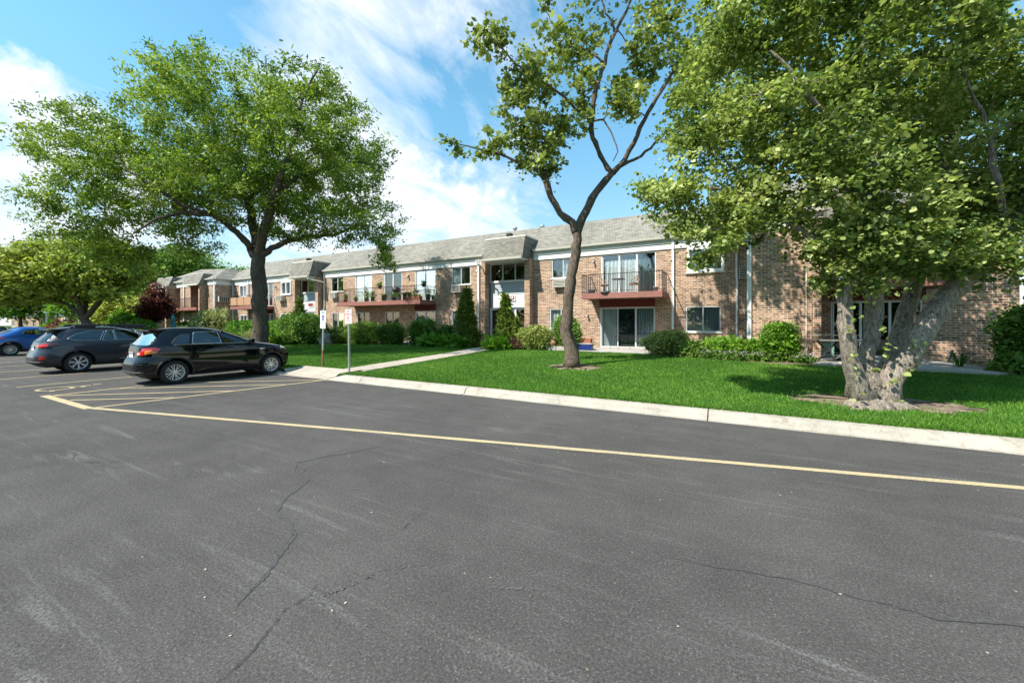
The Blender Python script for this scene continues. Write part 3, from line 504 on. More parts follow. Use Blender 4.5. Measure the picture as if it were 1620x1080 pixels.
    MB().tube(pts, .045, 6).build('downspout', M['gutter'], B)
    fl = MB().box((xl + xr) / 2 - .15, (xl + xr) / 2 + .15, 20.9, 21.2, zt + .16, zt + .36).tube([((xl + xr) / 2 + .08, 21, zt), ((xl + xr) / 2 + .08, 21, zt + .2)], .02, 6).build('floodlight', M['iron'], B, bevel=.02)
# trim, gutters, downspouts
def trim(x0, x1, y, side=None):
    MB().box(x0, x1, y - .055, y - .002, 5.42, 5.66).build('fascia_board', M['white'], B); MB().box(x0, x1, y - .03, y - .003, 5.662, 5.93).build('frieze_board', M['frieze'], B)
    MB().box(x0, x1, y - .10, y - .032, 5.70, 5.735).build('trim_moulding', M['white'], B); MB().box(x0, x1, y - .20, y - .031, 5.905, 5.93).build('soffit', M['frieze'], B)
    MB().add([(x0, y - .28, 6.03), (x1, y - .28, 6.03), (x1, y - .25, 5.92), (x0, y - .25, 5.92), (x0, y - .17, 5.915), (x1, y - .17, 5.915), (x1, y - .17, 6.02), (x0, y - .17, 6.02), (x0, y - .27, 6.015), (x1, y - .27, 6.015)], [(0, 1, 2, 3), (3, 2, 5, 4), (4, 5, 6, 7), (7, 6, 9, 8), (8, 9, 1, 0)]).build('gutter', M['gutter'], B)
for a, b in ((-43.4, -33.3), (-29.75, -14.0), (-10.52, .3)): trim(a, b, Y0)
trim(.3, 8.05, YR); trim(-56.8, -43.6, YL)
MB().box(-43.76, -43.74, YL, Y0 - .1, 5.42, 5.93).build('fascia_board', M['white'], B)
MB().box(-43.5, -43.38, YL - .2, Y0 - .2, 5.92, 6.03).build('gutter', M['gutter'], B)
def spout(x, y, z0=.5, w_=.055, foot=True, n='downspout'):
    mb = MB().box(x - w_, x + w_, y - .11, y - .02, z0, 5.93); mb.build(n, M['white'], B, bevel=.008)
for x in (-2.87, -14.42, -29.6, -40.86, -43.62): spout(x, Y0)
spout(.33, YR + .02, w_=.075); spout(-43.85, YL, w_=.07); spout(-50.0, YL)
cz = MB().tube([(-.12, Y0 - .06, 5.4), (-.12, Y0 - .06, 4.0), (-.09, Y0 - .06, 3.6), (-.12, Y0 - .06, 1.2)], .045, 8).build('electric_conduit', M['white'], B); MB().box(-.26, .12, Y0 - .2, Y0 - .01, .82, 1.2).build('meter_box', M['ac'], B, bevel=.02)
# wall lamps
for x, z in ((-6.9, 5.08), (-7.25, 2.15), (-20.4, 5.05), (-20.2, 2.15), (-36.4, 5.0)):
    o = MB().box(x - .05, x + .05, Y0 - .03, Y0 - .002, z - .06, z + .06).tube([(x, Y0 - .02, z + .02), (x, Y0 - .12, z + .05)], .012, 6).build('wall_lamp', M['iron'], B)
    MB().lathe([(.0, .06), (.045, .05), (.055, 0), (.05, -.09), (.02, -.11), (0, -.11)], 12, (x, Y0 - .13, z - .02)).build('lamp_glass', M['pgrey'], o, True)
o = MB().box(-14.25, -14.14, Y0 - .6, Y0 - .51, 4.92, 5.02).build('security_camera', M['white'], B, bevel=.02)
# roofs
YR1, ZR1 = 23.84, 7.95
def roof(x0, x1, ye, ze=6.02, yr=YR1, zr=ZR1, hipl=0, hipr=0, name='roof'):
    yb = 31.0; return MB().add([(x0, ye, ze), (x1, ye, ze), (x1 - hipr, yr, zr), (x0 + hipl, yr, zr), (x1, yb, ze), (x0, yb, ze), (x1 - hipr, yb - 3, zr), (x0 + hipl, yb - 3, zr)], [(0, 1, 2, 3), (3, 2, 6, 7), (7, 6, 4, 5), (1, 4, 6, 2), (0, 3, 7, 5), (0, 5, 4, 1)]).build(name, M['shingle'], B)
roof(-46.6, 3.2, Y0 - .20, hipl=3.6); roof(-1.2, 8.1, YR - .20, yr=YR - .20 + 2.84, zr=7.93, hipr=2.5, hipl=.001)
MB().add([(-57.0, YL - .20, 6.02), (-43.42, YL - .20, 6.02), (-45.2, YL + 1.58, 7.2), (-50.2, YL + 1.58, 7.45), (-43.42, 30, 6.02), (-45.2, 30, 7.2), (-50.2, 30, 7.45), (-57.0, 30, 6.02)], [(0, 1, 2, 3), (1, 4, 5, 2), (3, 2, 5, 6), (0, 3, 6, 7), (4, 7, 6, 5)]).build('roof', M['shingle'], B)
for xl, xr in ((-48.9, -45.4), (-55.4, -51.9)):
    yb, yt, zb, zt = YL - .75, YL - .3, 5.45, 6.55
    MB().add([(xl, yb, zb), (xr, yb, zb), (xr, yt, zt), (xl, yt, zt), (xl, YL + .9, zb), (xr, YL + .9, zb), (xr, YL + .9, zt), (xl, YL + .9, zt)], [(0, 1, 2, 3), (3, 2, 6, 7), (0, 3, 7, 4), (1, 5, 6, 2), (0, 4, 5, 1)]).build('mansard_canopy', M['shingle'], B)
    MB().box(xl, xr + .02, yt - .03, yt, zt, zt + .05).box(xl, xr, yb - .1, yb - .005, zb - .05, zb + .05).build('drip_edge', M['gutter'], B)
MB().add([(2.7, 17.9, 5.4), (6.4, 17.9, 5.4), (6.4, 18.35, 6.75), (2.7, 18.35, 6.75), (2.7, 20.6, 5.4), (6.4, 20.6, 5.4), (6.4, 20.6, 6.75), (2.7, 20.6, 6.75)], [(0, 1, 2, 3), (3, 2, 6, 7), (0, 3, 7, 4), (1, 5, 6, 2), (0, 4, 5, 1)]).build('mansard_canopy', M['shingle'], B)
MB().box(2.68, 6.42, 18.31, 18.348, 6.73, 6.81).build('drip_edge', M['gutter'], B)
for x, y, z in ((-13.6, 24.6, 8.0), (-11.7, 25.0, 8.0)):
    MB().lathe([(.05, 0), (.05, .3), (.16, .34), (.17, .44), (.13, .5), (0, .52)], 14, (x, y, z - .1)).build('roof_vent', M['galv'], B, True)
# balconies (with their iron railings) are parts of the building
def balcony(x0, x1, y, yf, panel=None, zt=3.26, zb=2.98, rail=True, dens=.115):
    o = MB().box(x0, x1, yf, yf + .05, zb, zt).box(x0, x0 + .05, yf + .05, y - .005, zb, zt).box(x1 - .05, x1, yf + .05, y - .005, zb, zt).box(x0 + .05, x1 - .05, yf + .05, y - .005, zt - .07, zt - .03).build('balcony', M['pink'], B)
    n = int((x1 - x0) / .4); j = MB()
    for i in range(1, n): x = x0 + (x1 - x0) * i / n; j.box(x - .02, x + .02, yf + .05, y - .005, zb + .03, zt - .075)
    j.build('joist', M['deck'], o)
    if rail:
        r = MB(); zr = zt + .95; r.box(x0, x1, yf + .0, yf + .035, zr - .03, zr).box(x0, x1, yf + .008, yf + .025, zt + .08, zt + .1)
        for xx in (x0, x1 - .035): r.box(xx, xx + .035, yf + .035, y, zr - .03, zr).box(xx + .01, xx + .025, yf + .035, y, zt + .08, zt + .1)
        k = int((x1 - x0) / dens)
        for i in range(k + 1): x = x0 + .017 + (x1 - x0 - .035) * i / k; h = .012 if i % 12 == 0 else .006; r.box(x - h, x + h, yf + .01, yf + .024, zt - (.28 if i % 12 == 0 else 0), zr - .03)
        k = int((y - yf) / dens)
        for i in range(1, k): yy = yf + (y - yf) * i / k; r.box(x0 + .011, x0 + .023, yy - .006, yy + .006, zt, zr - .03).box(x1 - .024, x1 - .012, yy - .006, yy + .006, zt, zr - .03)
        r.build('railing', M['iron'], o)
    if panel: MB().box(panel[0], panel[1], y - .02, y - .002, 2.6, zb).build('transom_panel', M['redpanel'], B)
    return o
balcony(-7.06, -3.13, Y0, 19.8, (-6.6, -3.72)); balcony(-26.06, -17.95, Y0, 19.8, (-19.85, -17.93)); o = balcony(-41.2, -36.8, Y0, 19.9, (-38.2, -36.85)); balcony(2.75, 5.9, YD, 18.2, (3.0, 5.7)); balcony(-52.0, -45.9, YL + .9, YL - .7)
pn = MB()
for x in (-41.1, -39.95, -38.8, -37.65): pn.box(x, x + 1.05, 19.87, 19.89, 3.35, 4.05)
pn.build('privacy_panel', M['wicker'], o)
VR, VF = (.8714, .4905), (-.4905, .8714)
# ---------------------------------------------------------------- leaves and trees
LT = {'frond': np.array([(0, 0), (.25, .16), (.7, .14), (1, 0), (.7, -.14), (.25, -.16)]),
      'round': np.array([(0, 0), (.12, .36), (.45, .50), (.8, .32), (1.05, 0), (.8, -.32), (.45, -.50), (.12, -.36)]),
      'maple': np.array([(0, 0), (.1, .42), (.35, .28), (.55, .5), (.66, .2), (1, 0), (.66, -.2), (.55, -.5), (.35, -.28), (.1, -.42)]),
      'oval': np.array([(0, 0), (.3, .27), (.72, .24), (1, 0), (.72, -.24), (.3, -.27)])}
def leaves(name, P, size, kind, m, parent, up=.35, droop=.3, tint=None, az=None, jit=.5, szm=None):
    """P (N,3) leaf positions; one mesh of leaf-shaped faces"""
    P = np.asarray(P); N = len(P); T = LT[kind]; k = len(T)
    nrm = rng.normal(size=(N, 3)); nrm[:, 2] = np.abs(nrm[:, 2]) * (1 + up) + up; nrm /= np.linalg.norm(nrm, axis=1)[:, None]
    a = rng.normal(size=(N, 3)); a[:, 2] -= droop
    if az is not None: a += np.asarray(az)
    a -= nrm * (a * nrm).sum(1)[:, None]; a /= np.linalg.norm(a, axis=1)[:, None] + 1e-9; b = np.cross(nrm, a)
    s = size * np.exp(rng.normal(size=N) * jit * .7); s = np.minimum(s, size * 1.9)
    s = s * (1 if szm is None else szm)
    V = P[:, None, :] + s[:, None, None] * (T[None, :, 0:1] * a[:, None, :] + T[None, :, 1:2] * b[:, None, :]) + (s[:, None, None] * .10 * (T[None, :, 1:2] ** 2 * 4) * nrm[:, None, :])
    if tint is None: tint = np.full(N, .45)
    tint = np.clip(tint + rng.normal(size=N) * .17, 0, 1)
    return npmesh(name, V.reshape(-1, 3), np.arange(N * k), np.arange(N) * k, np.full(N, k), m, parent, tint)
def grow(limbs, targets, seg=.22, bow=.12):
    """limbs: list of (parent_limb or None, [(x,y,z,r)...]); returns node arrays. Twigs reach out from the limbs to every target."""
    pos_, par, rad = [], [], []; first = []
    for pl_, pts in limbs:
        pts = [np.array(p, float) for p in pts]; prev = -1
        if pl_ is not None:
            A = np.array(pos_); prev = int(np.argmin(np.linalg.norm(A - pts[0][:3], axis=1)))
        for i in range(len(pts) - 1):
            a, b = pts[i], pts[i + 1]; n = max(1, int(np.linalg.norm(b[:3] - a[:3]) / seg))
            for k in range(n):
                f = k / n; q = a + (b - a) * f
                if prev >= 0 and i == 0 and k == 0 and pl_ is not None: continue
                j = rng.normal(size=3) * .018 * (0 if (i == 0 and k == 0) else 1); pos_.append(q[:3] + j); par.append(prev); rad.append(q[3]); prev = len(pos_) - 1
        pos_.append(pts[-1][:3]); par.append(prev); rad.append(pts[-1][3])
    nl = len(pos_); base = np.array(pos_[0]); crown = np.mean([t_ for t_ in targets], axis=0) if len(targets) else base
    A = np.zeros((nl + len(targets) * 14, 3)); A[:nl] = pos_; cnt = nl; order = np.argsort([min(np.linalg.norm(A[:nl] - t_, axis=1)) for t_ in targets]); ends = []
    z0 = min(float(l[1][-1][2]) for l in limbs[:1])
    ok = np.ones(len(A), bool); ok[:nl] = A[:nl, 2] > z0 - .4
    for ti in order:
        t_ = targets[ti]; d = np.linalg.norm(A[:cnt] - t_, axis=1); d[~ok[:cnt]] += 50; i0 = int(np.argmin(d)); L = d[i0]
        if L < .12: ends.append((i0, ti)); continue
        p0 = A[i0]; pd = p0 - A[par[i0]] if par[i0] >= 0 else np.array([0, 0, 1.]); pd /= np.linalg.norm(pd) + 1e-9; n = min(12, max(2, int(L / seg) + 1))
        p1 = p0 + pd * L * .35 + np.array([0, 0, bow * L]); prev = i0
        for k in range(1, n + 1):
            f = k / n; q = (1 - f) ** 2 * p0 + 2 * f * (1 - f) * p1 + f * f * t_ + (rng.normal(size=3) * .03 * L / n if k < n else 0)
            A[cnt] = q; pos_.append(q); par.append(prev); rad.append(0); prev = cnt; cnt += 1
        ends.append((prev, ti))
    n = len(pos_); par = np.array(par); S = np.zeros(n); ch = [[] for _ in range(n)]
    for i in range(n):
        if par[i] >= 0: ch[par[i]].append(i)
    for i in range(n - 1, -1, -1):
        if not ch[i]: S[i] = .0085 ** 2.3
        if par[i] >= 0: S[par[i]] += S[i]
    r = S ** (1 / 2.3); r[:nl] = np.maximum(np.array(rad[:nl]), 0.008)
    for i in range(nl, n): r[i] = min(r[i], r[par[i]] * .85)
    return np.array(pos_[:n]), par, r, ch, ends
def wood(name, m, parent, pos_, par, r, ch, knobs=0):
    mb = MB(); stack = [(0, -1)]; n = len(pos_)
    roots = [i for i in range(n) if par[i] < 0]; stack = [(i, -1) for i in roots]
    while stack:
        i, p = stack.pop(); chain = ([p] if p >= 0 else []) + [i]; j = i
        while ch[j]:
            c = sorted(ch[j], key=lambda q: -r[q]); stack += [(q, j) for q in c[1:]]; j = c[0]; chain.append(j)
        if len(chain) < 2: continue
        rr = [min(r[chain[0]], r[chain[1]] * 1.5) if p >= 0 else r[chain[0]]] + [r[q] for q in chain[1:]]; big = max(rr); k = 22 if big > .12 else 8 if big > .05 else 5 if big > .02 else 4
        b = len(mb.v); mb.tube([pos_[q] for q in chain], rr, k)
        if big > .1:
            for q in range(b, len(mb.v)):
                v = mb.v[q]; lowk = 1 + 1.6 * max(0, 1 - (v[2] - pos_[0][2]) / 1.1) * knobs; s = (math.sin(v[2] * 9 + v[0] * 17) + math.sin(v[1] * 23 + v[2] * 4) + math.sin(v[2] * 21 + v[1] * 11) + .8 * math.sin(v[0] * 47 + v[2] * 13) * math.sin(v[1] * 41)) * .010 * lowk; mb.v[q] = (v[0] + s, v[1] + s * .7, v[2] + s * .5)
    return mb.build(name, m, parent, True)
def vp(base, z0):   # local axes of a tree: u across the view of the lawn, w away from the road, z up
    return lambda u, w_, z, *r: (base[0] + VR[0] * u + VF[0] * w_, base[1] + VR[1] * u + VF[1] * w_, z, *r)
def blobs(f, bl, tot):
    w_ = np.array([b[6] if len(b) > 6 else b[3] * b[4] * b[5] for b in bl]); w_ = w_ / w_.sum(); out = []
    for b, k in zip(bl, w_):
        n = max(3, int(tot * k)); d = rng.normal(size=(n, 3)); d /= np.linalg.norm(d, axis=1)[:, None]; rr = rng.random(n) ** (1 / 2.4); q = d * rr[:, None]
        for x, y, z in q: out.append(f(b[0] + x * b[3], b[1] + y * b[4], b[2] + z * b[5]))
    return np.array(out)
def tree(name, label, cat, base, z0, limbs, bl, ntar, nleaf, size, kind, lm, bm, spread=.38, group=None, up=.35, droop=.3, az=None, bow=.12, extra=None, crown='crown', tz=0.):
    o = thing(name, label, cat, (base[0], base[1], z0), group=group); f = vp(base, z0); T = blobs(f, bl, ntar)
    L = [(p, [f(*q) for q in pts]) for p, pts in limbs]; P, par, r, ch, ends = grow(L, T, bow=bow)
    tr = wood('trunk', bm, o, P, par, r, ch, knobs=1 if kind == 'round' else .2); E = []; tn = []
    for node, ti in ends:
        sc = spread * rng.uniform(.6, 1.25); nn_ = rng.poisson(nleaf); tb = rng.normal() * .17 + .45 + tz; q = node; path = [P[q]]
        for _ in range(2):
            if par[q] >= 0: q = par[q]; path.append(P[q])
        idx = rng.integers(0, len(path), nn_) * (rng.random(nn_) < .35); c = np.array(path)[idx.astype(int)]
        E.append(c + rng.normal(size=(nn_, 3)) * np.array([sc, sc, sc * .62]) * .62); tn.append(np.full(nn_, tb))
    E = np.concatenate(E); tn = np.concatenate(tn)
    if extra is not None: E = np.concatenate([E, extra]); tn = np.concatenate([tn, np.full(len(extra), .6)])
    leaves(crown, E, size, kind, lm, o, up, droop, tn, az); return o
# --- the big spreading locust beside the parked cars
s1 = 18.5 / 640
px1_ = ((-19.1, 10.45)[0] * VR[0] + (-19.1, 10.45)[1] * VR[1], (-19.1, 10.45)[0] * VF[0] + (-19.1, 10.45)[1] * VF[1])   # across / away distances of the trunk as measured on site
def px1(x, y, w_, r): d = px1_[1] + w_; return ((x - 810) / 640 * d - px1_[0], w_, 1.78 + (510 - y) / 640 * d, r)
limbs = [(None, [(0, 0, .25, .44), (0, 0, .6, .35), (0, .05, 1.6, .31), (0, 0, 3.2, .30), px1(408, 425, 0, .29), px1(409, 402, 0, .26)]),
         (0, [px1(405, 412, 0, .17), px1(392, 385, -.2, .13), px1(370, 362, -.6, .10), px1(335, 340, -1.2, .08), px1(290, 325, -1.8, .07), px1(250, 300, -2.2, .07), px1(200, 268, -2.4, .04)]),
         (0, [px1(400, 395, .3, .14), px1(375, 368, .9, .12), px1(330, 330, 1.6, .095), px1(280, 290, 2.0, .07), px1(225, 250, 2.2, .08), px1(170, 225, 2.0, .05), px1(90, 200, 1.6, .03)]),
         (0, [px1(409, 402, 0, .2), px1(404, 370, .5, .19), px1(396, 330, .8, .16), px1(375, 280, .9, .13), px1(345, 235, 1.0, .10), px1(335, 180, 1.2, .07), px1(300, 120, 1.3, .04)]),
         (0, [px1(410, 400, 0, .2), px1(420, 360, -.6, .18), px1(433, 310, -1.2, .15), px1(450, 262, -1.6, .12), px1(468, 215, -1.8, .09), px1(480, 150, -1.8, .05), px1(500, 115, -1.8, .03)]),
         (0, [px1(410, 405, 0, .18), px1(430, 393, 0, .13), px1(455, 380, .2, .115), px1(490, 374, .6, .09), px1(530, 372, 1.0, .07), px1(580, 350, 1.4, .04)]),
         (4, [px1(433, 310, -1.2, .12), px1(470, 280, -.6, .10), px1(510, 268, .2, .08), px1(560, 255, .8, .05), px1(600, 262, 1.0, .03)]),
         (3, [px1(396, 330, .8, .12), px1(405, 280, 1.8, .10), px1(418, 220, 2.6, .07), px1(425, 150, 3.0, .04), px1(420, 90, 3.0, .02)]),
         (1, [px1(335, 340, -1.2, .1), px1(290, 335, -1.6, .08), px1(250, 345, -2.2, .05), px1(210, 370, -2.6, .03)])]
bl = [(-1.2, .3, 10.8, 4.4, 4.2, 3.1), (-6.2, .3, 9.3, 3.4, 3.6, 2.1, 36), (2.6, .3, 9.9, 3.2, 4.2, 3.2), (-9.6, .4, 9.9, 1.7, 1.6, .9), (-7.2, -.6, 6.6, 2.1, 2.4, 2.2, 16), (4.6, .8, 6.9, 1.7, 2.8, 1.7), (-.6, 0, 7.9, 3.6, 4.2, 1.6, 34), (1.5, 5.6, 11.0, 2.3, 1.7, 1.3, 10), (-4.0, 0, 7.0, 1.8, 2.6, 1.0, 8), (2.6, .3, 6.6, 2.2, 2.4, .8, 7), (.3, 0, 6.0, 1.3, 1.3, .45, 2), (5.5, .8, 5.0, .5, .9, .8, 2.2), (-4.0, .4, 5.9, 1.4, 2.0, 1.0, 5), (3.0, .6, 5.7, 2.0, 1.5, .5, 2.5), (-6.3, -.3, 4.9, 1.2, 1.5, 1.0, 5), (2.8, 0, 12.6, 1.0, 1.5, .8, 3), (-3.6, 0, 12.6, 1.2, 1.5, .8, 3)]
tree('locust_tree', 'large spreading locust tree with dark trunk behind the black car', 'tree', (-19.1, 10.45), .2, limbs, bl, 1500, 105, .128, 'frond', M['leaf1'], M['bark1'], .36, up=.1, droop=.5, az=(.5, .1, .2))
# --- slim maple with a forked trunk in the middle of the lawn
s2 = 13.7 / 640
px2_ = ((-4.93, 12.9)[0] * VR[0] + (-4.93, 12.9)[1] * VR[1], (-4.93, 12.9)[0] * VF[0] + (-4.93, 12.9)[1] * VF[1])   # across / away distances of the trunk as measured on site
def px2(x, y, w_, r): d = px2_[1] + w_; return ((x - 810) / 640 * d - px2_[0], w_, 1.78 + (510 - y) / 640 * d, r)
limbs = [(None, [(-.01, 0, .28, .34), (-.02, 0, .5, .25), (-.06, 0, 1.0, .215), px2(896, 520, 0, .195), px2(899, 470, 0, .18), px2(905, 435, .03, .17), px2(911, 402, .05, .16), px2(913, 368, .02, .15)]),
         (0, [px2(914, 372, 0, .16), px2(905, 352, 0, .12), px2(886, 336, -.1, .11), px2(872, 312, -.2, .10), px2(863, 285, -.2, .085), px2(850, 272, -.25, .06), px2(825, 260, -.3, .05), px2(800, 248, -.4, .04), px2(765, 237, -.5, .03), px2(725, 228, -.5, .018)]),
         (1, [px2(863, 285, -.2, .07), px2(857, 262, -.1, .05), px2(866, 238, 0, .035), px2(880, 218, .1, .02)]),
         (0, [px2(915, 368, 0, .17), px2(922, 345, .1, .145), px2(938, 315, .2, .13), px2(952, 293, .3, .125), px2(968, 274, .3, .12)]),
         (3, [px2(968, 274, .3, .11), px2(956, 256, .3, .09), px2(941, 228, .2, .085), px2(934, 192, .1, .08), px2(941, 152, .1, .075), px2(952, 112, .1, .065), px2(963, 78, .1, .055), px2(978, 40, 0, .05), px2(1000, -2, 0, .04), px2(1012, -60, 0, .03)]),
         (4, [px2(934, 192, .1, .05), px2(918, 176, -.2, .045), px2(885, 146, -.5, .04), px2(845, 122, -.7, .035), px2(808, 92, -.8, .028), px2(775, 62, -.9, .02), px2(745, 38, -.9, .012)]),
         (4, [px2(955, 98, .1, .04), px2(930, 78, .4, .035), px2(905, 72, .6, .03), px2(880, 50, .8, .02), px2(860, 10, 1, .015)]),
         (4, [px2(936, 188, .1, .035), px2(955, 190, -.1, .03), px2(968, 210, -.3, .025), px2(978, 238, -.4, .02), px2(970, 255, -.3, .015)]),
         (3, [px2(968, 274, .3, .1), px2(990, 252, .2, .085), px2(1008, 215, 0, .075), px2(1025, 178, -.2, .07), px2(1042, 148, -.3, .06), px2(1064, 116, -.4, .05), px2(1090, 88, -.5, .035), px2(1120, 60, -.6, .02)]),
         (8, [px2(984, 262, .2, .06), px2(1015, 247, .4, .05), px2(1042, 222, .6, .04), px2(1062, 198, .7, .03), px2(1095, 180, .8, .015)]),
         (4, [px2(975, 46, 0, .035), px2(958, 20, .3, .03), px2(948, -20, .5, .02)])]
def b2(x, y, rx, ry, rw=1.2, w_=0, k=None):
    q = px2(x, y, w_, 0); b = [q[0], w_, q[2], rx * s2, rw, ry * s2]; return tuple(b + ([k] if k else []))
bl = [b2(765, 228, 60, 16, .7, -.5, 1.3), b2(850, 215, 55, 38, 1.2, -.1, 4.6), b2(850, 262, 42, 20, .9, -.2, 1.6), b2(845, 120, 45, 38, 1.0, -.6, 3.2), b2(775, 62, 32, 26, .7, -.9, 1.5), b2(905, 60, 55, 42, 1.4, .5, 3.4), b2(930, -30, 90, 60, 1.8, .3, 4), b2(920, 140, 38, 30, 1.1, .4, 1.6), b2(985, 165, 34, 32, 1.0, .1, 2.2), b2(1045, 45, 48, 45, 1.4, -.4, 3.8), b2(1010, 110, 40, 34, 1.2, .5, 2.0), b2(1075, 150, 24, 40, .9, .7, 1.2), b2(1090, 95, 40, 30, 1, -.5, 1.6), b2(905, 190, 28, 26, .8, -.3, 1.2), b2(810, 165, 28, 25, .6, -.6, 1.0)]
tree('maple_tree', 'slim maple with a forked brown trunk in a bare soil ring on the lawn', 'tree', (-4.93, 12.9), .26, limbs, bl, 560, 20, .13, 'maple', M['leaf2'], M['bark2'], .22, up=.25, droop=.6)
kn = MB()
for x, y, a in ((895, 438, 2.6), (898, 463, 3.4), (900, 478, .4), (901, 420, 1.2), (911, 385, 3.)):
    pass
# --- many-stemmed linden near the kerb on the right
s3 = 7.8 / 640
px3_ = ((2.24, 10.05)[0] * VR[0] + (2.24, 10.05)[1] * VR[1], (2.24, 10.05)[0] * VF[0] + (2.24, 10.05)[1] * VF[1])   # across / away distances of the trunk as measured on site
def px3(x, y, w_, r): d = px3_[1] + w_; return ((x - 810) / 640 * d - px3_[0], w_, 1.78 + (510 - y) / 640 * d, r)
limbs = [(None, [(-.02, .05, .05, .33), (0, .05, .25, .27), (0, .05, .42, .20)]),
         (0, [(-.26, .0, .25, .19), px3(1352, 600, 0, .15), px3(1343, 560, -.05, .128), px3(1339, 510, -.1, .12), px3(1342, 465, -.1, .115), px3(1350, 430, 0, .105), px3(1345, 380, .2, .085), px3(1320, 320, .4, .06), px3(1270, 250, .6, .035)]),
         (0, [(-.08, .12, .30, .19), px3(1369, 600, .15, .15), px3(1371, 555, .25, .14), px3(1384, 500, .3, .14), px3(1386, 450, .3, .138), px3(1382, 390, .35, .15), px3(1376, 320, .35, .13), px3(1370, 230, .4, .10), px3(1360, 100, .5, .07), px3(1340, -60, .6, .04)]),
         (0, [(.10, .2, .25, .19), px3(1402, 592, .35, .155), px3(1416, 552, .5, .145), px3(1433, 495, .65, .145), px3(1448, 440, .75, .14), px3(1464, 380, .85, .145), px3(1482, 290, 1.0, .125), px3(1508, 190, 1.3, .10), px3(1535, 60, 1.5, .06)]),
         (0, [(.20, -.05, .18, .23), px3(1408, 606, 0, .195), px3(1430, 572, -.05, .18), px3(1463, 522, -.1, .175), px3(1498, 468, -.1, .17), px3(1540, 425, -.15, .165), px3(1590, 375, -.2, .15), px3(1650, 300, -.3, .11), px3(1720, 200, -.4, .07)]),
         (1, [px3(1345, 420, -.2, .08), px3(1290, 380, 0, .06), px3(1220, 330, .3, .045), px3(1150, 300, .5, .03), px3(1080, 290, .6, .018)]),
         (2, [px3(1380, 340, .3, .09), px3(1320, 270, 1.2, .07), px3(1240, 200, 2.0, .05), px3(1160, 150, 2.6, .03)]),
         (2, [px3(1376, 300, .35, .08), px3(1350, 230, -.4, .055), px3(1290, 160, -.7, .035), px3(1220, 80, -.8, .02)]),
         (3, [px3(1480, 350, .8, .08), px3(1470, 280, 2.2, .07), px3(1440, 200, 3.4, .05), px3(1400, 120, 4.2, .03)]),
         (4, [px3(1590, 380, -.2, .08), px3(1580, 300, -.6, .055), px3(1560, 200, -.7, .035), px3(1520, 100, -.7, .02)])]
for a, L_ in ((3.5, .85), (2.9, .7), (-.15, 1.1), (-.5, .9), (.25, .9), (4.2, .6), (5.1, .6), (4.7, .5)):
    limbs.append((0, [(0, .05, .3, .17), (math.cos(a) * .38, math.sin(a) * .32, .20, .13), (math.cos(a) * L_ * .8, math.sin(a) * L_ * .6, .06, .075), (math.cos(a) * L_ * 1.1, math.sin(a) * L_ * .7, .04, .045), (math.cos(a + .2) * L_ * 1.5, math.sin(a + .2) * L_ * .9, .02, .02)]))
def b3(x, y, rx, ry, rw=1.5, w_=0, k=None):
    q = px3(x, y, w_, 0); zs = 1 + w_ / 7.8; b = [q[0], w_, q[2], rx * s3 * zs, rw, ry * s3 * zs]; return tuple(b + ([k] if k else []))
bl = [b3(1055, 305, 42, 48, .9, .8, 3.0), b3(1110, 200, 60, 80, 1.4, 1.2, 7), b3(1180, 70, 90, 85, 1.8, .8, 12), b3(1210, 230, 85, 85, 1.8, .4, 12), b3(1175, 335, 62, 52, 1.2, .4, 5), b3(1130, 395, 30, 34, .5, .3, 1.8), b3(1085, 350, 36, 34, .6, .5, 1.6), b3(1300, -40, 150, 80, 2.2, 0, 15), b3(1340, 120, 110, 110, 2.4, .3, 17), b3(1290, 300, 95, 80, 1.7, .2, 10), b3(1330, 405, 55, 45, 1.0, -.1, 4.5), b3(1395, 350, 70, 70, 1.3, -.1, 6), b3(1450, 400, 60, 38, 1.1, -.1, 3.8), b3(1470, 220, 110, 130, 2.2, .8, 15), b3(1530, 408, 65, 44, 1.0, -.1, 4.5), b3(1570, 320, 80, 80, 1.6, .2, 9), b3(1600, 130, 110, 130, 2.2, .5, 14), b3(1500, 0, 120, 90, 2.2, .8, 10), b3(1345, 450, 40, 16, .6, -.1, .9), b3(1680, 330, 90, 100, 1.5, 0, 7), b3(1420, 200, 150, 130, 2.0, 3.6, 16), b3(1240, 150, 120, 120, 2.0, 3.4, 12), b3(1600, -120, 110, 60, 1.2, -1.8, 8), b3(1780, 80, 110, 130, 1.4, -.6, 10), b3(1900, 250, 100, 120, 1.4, .4, 8)]
spr = []
for (x, y) in ((1352, 590), (1348, 560), (1345, 520), (1350, 500), (1395, 560), (1400, 545), (1440, 545), (1455, 550), (1430, 590), (1410, 600), (1355, 625), (1418, 632), (1442, 580), (1385, 585), (1390, 520), (1468, 470)):
    for _ in range(5): u, w_, z, _r = px3(x, y, -.22, 0); spr.append(vp(R3, 0)(u + random.gauss(0, .05), w_ - random.random() * .08, z + random.gauss(0, .04)))
tree('linden_tree', 'broad many-stemmed linden with grey bark and exposed roots near the kerb', 'tree', R3, .2, limbs, bl, 1750, 100, .058, 'round', M['leaf3'], M['bark3'], .25, up=.3, droop=.7, extra=np.array(spr))
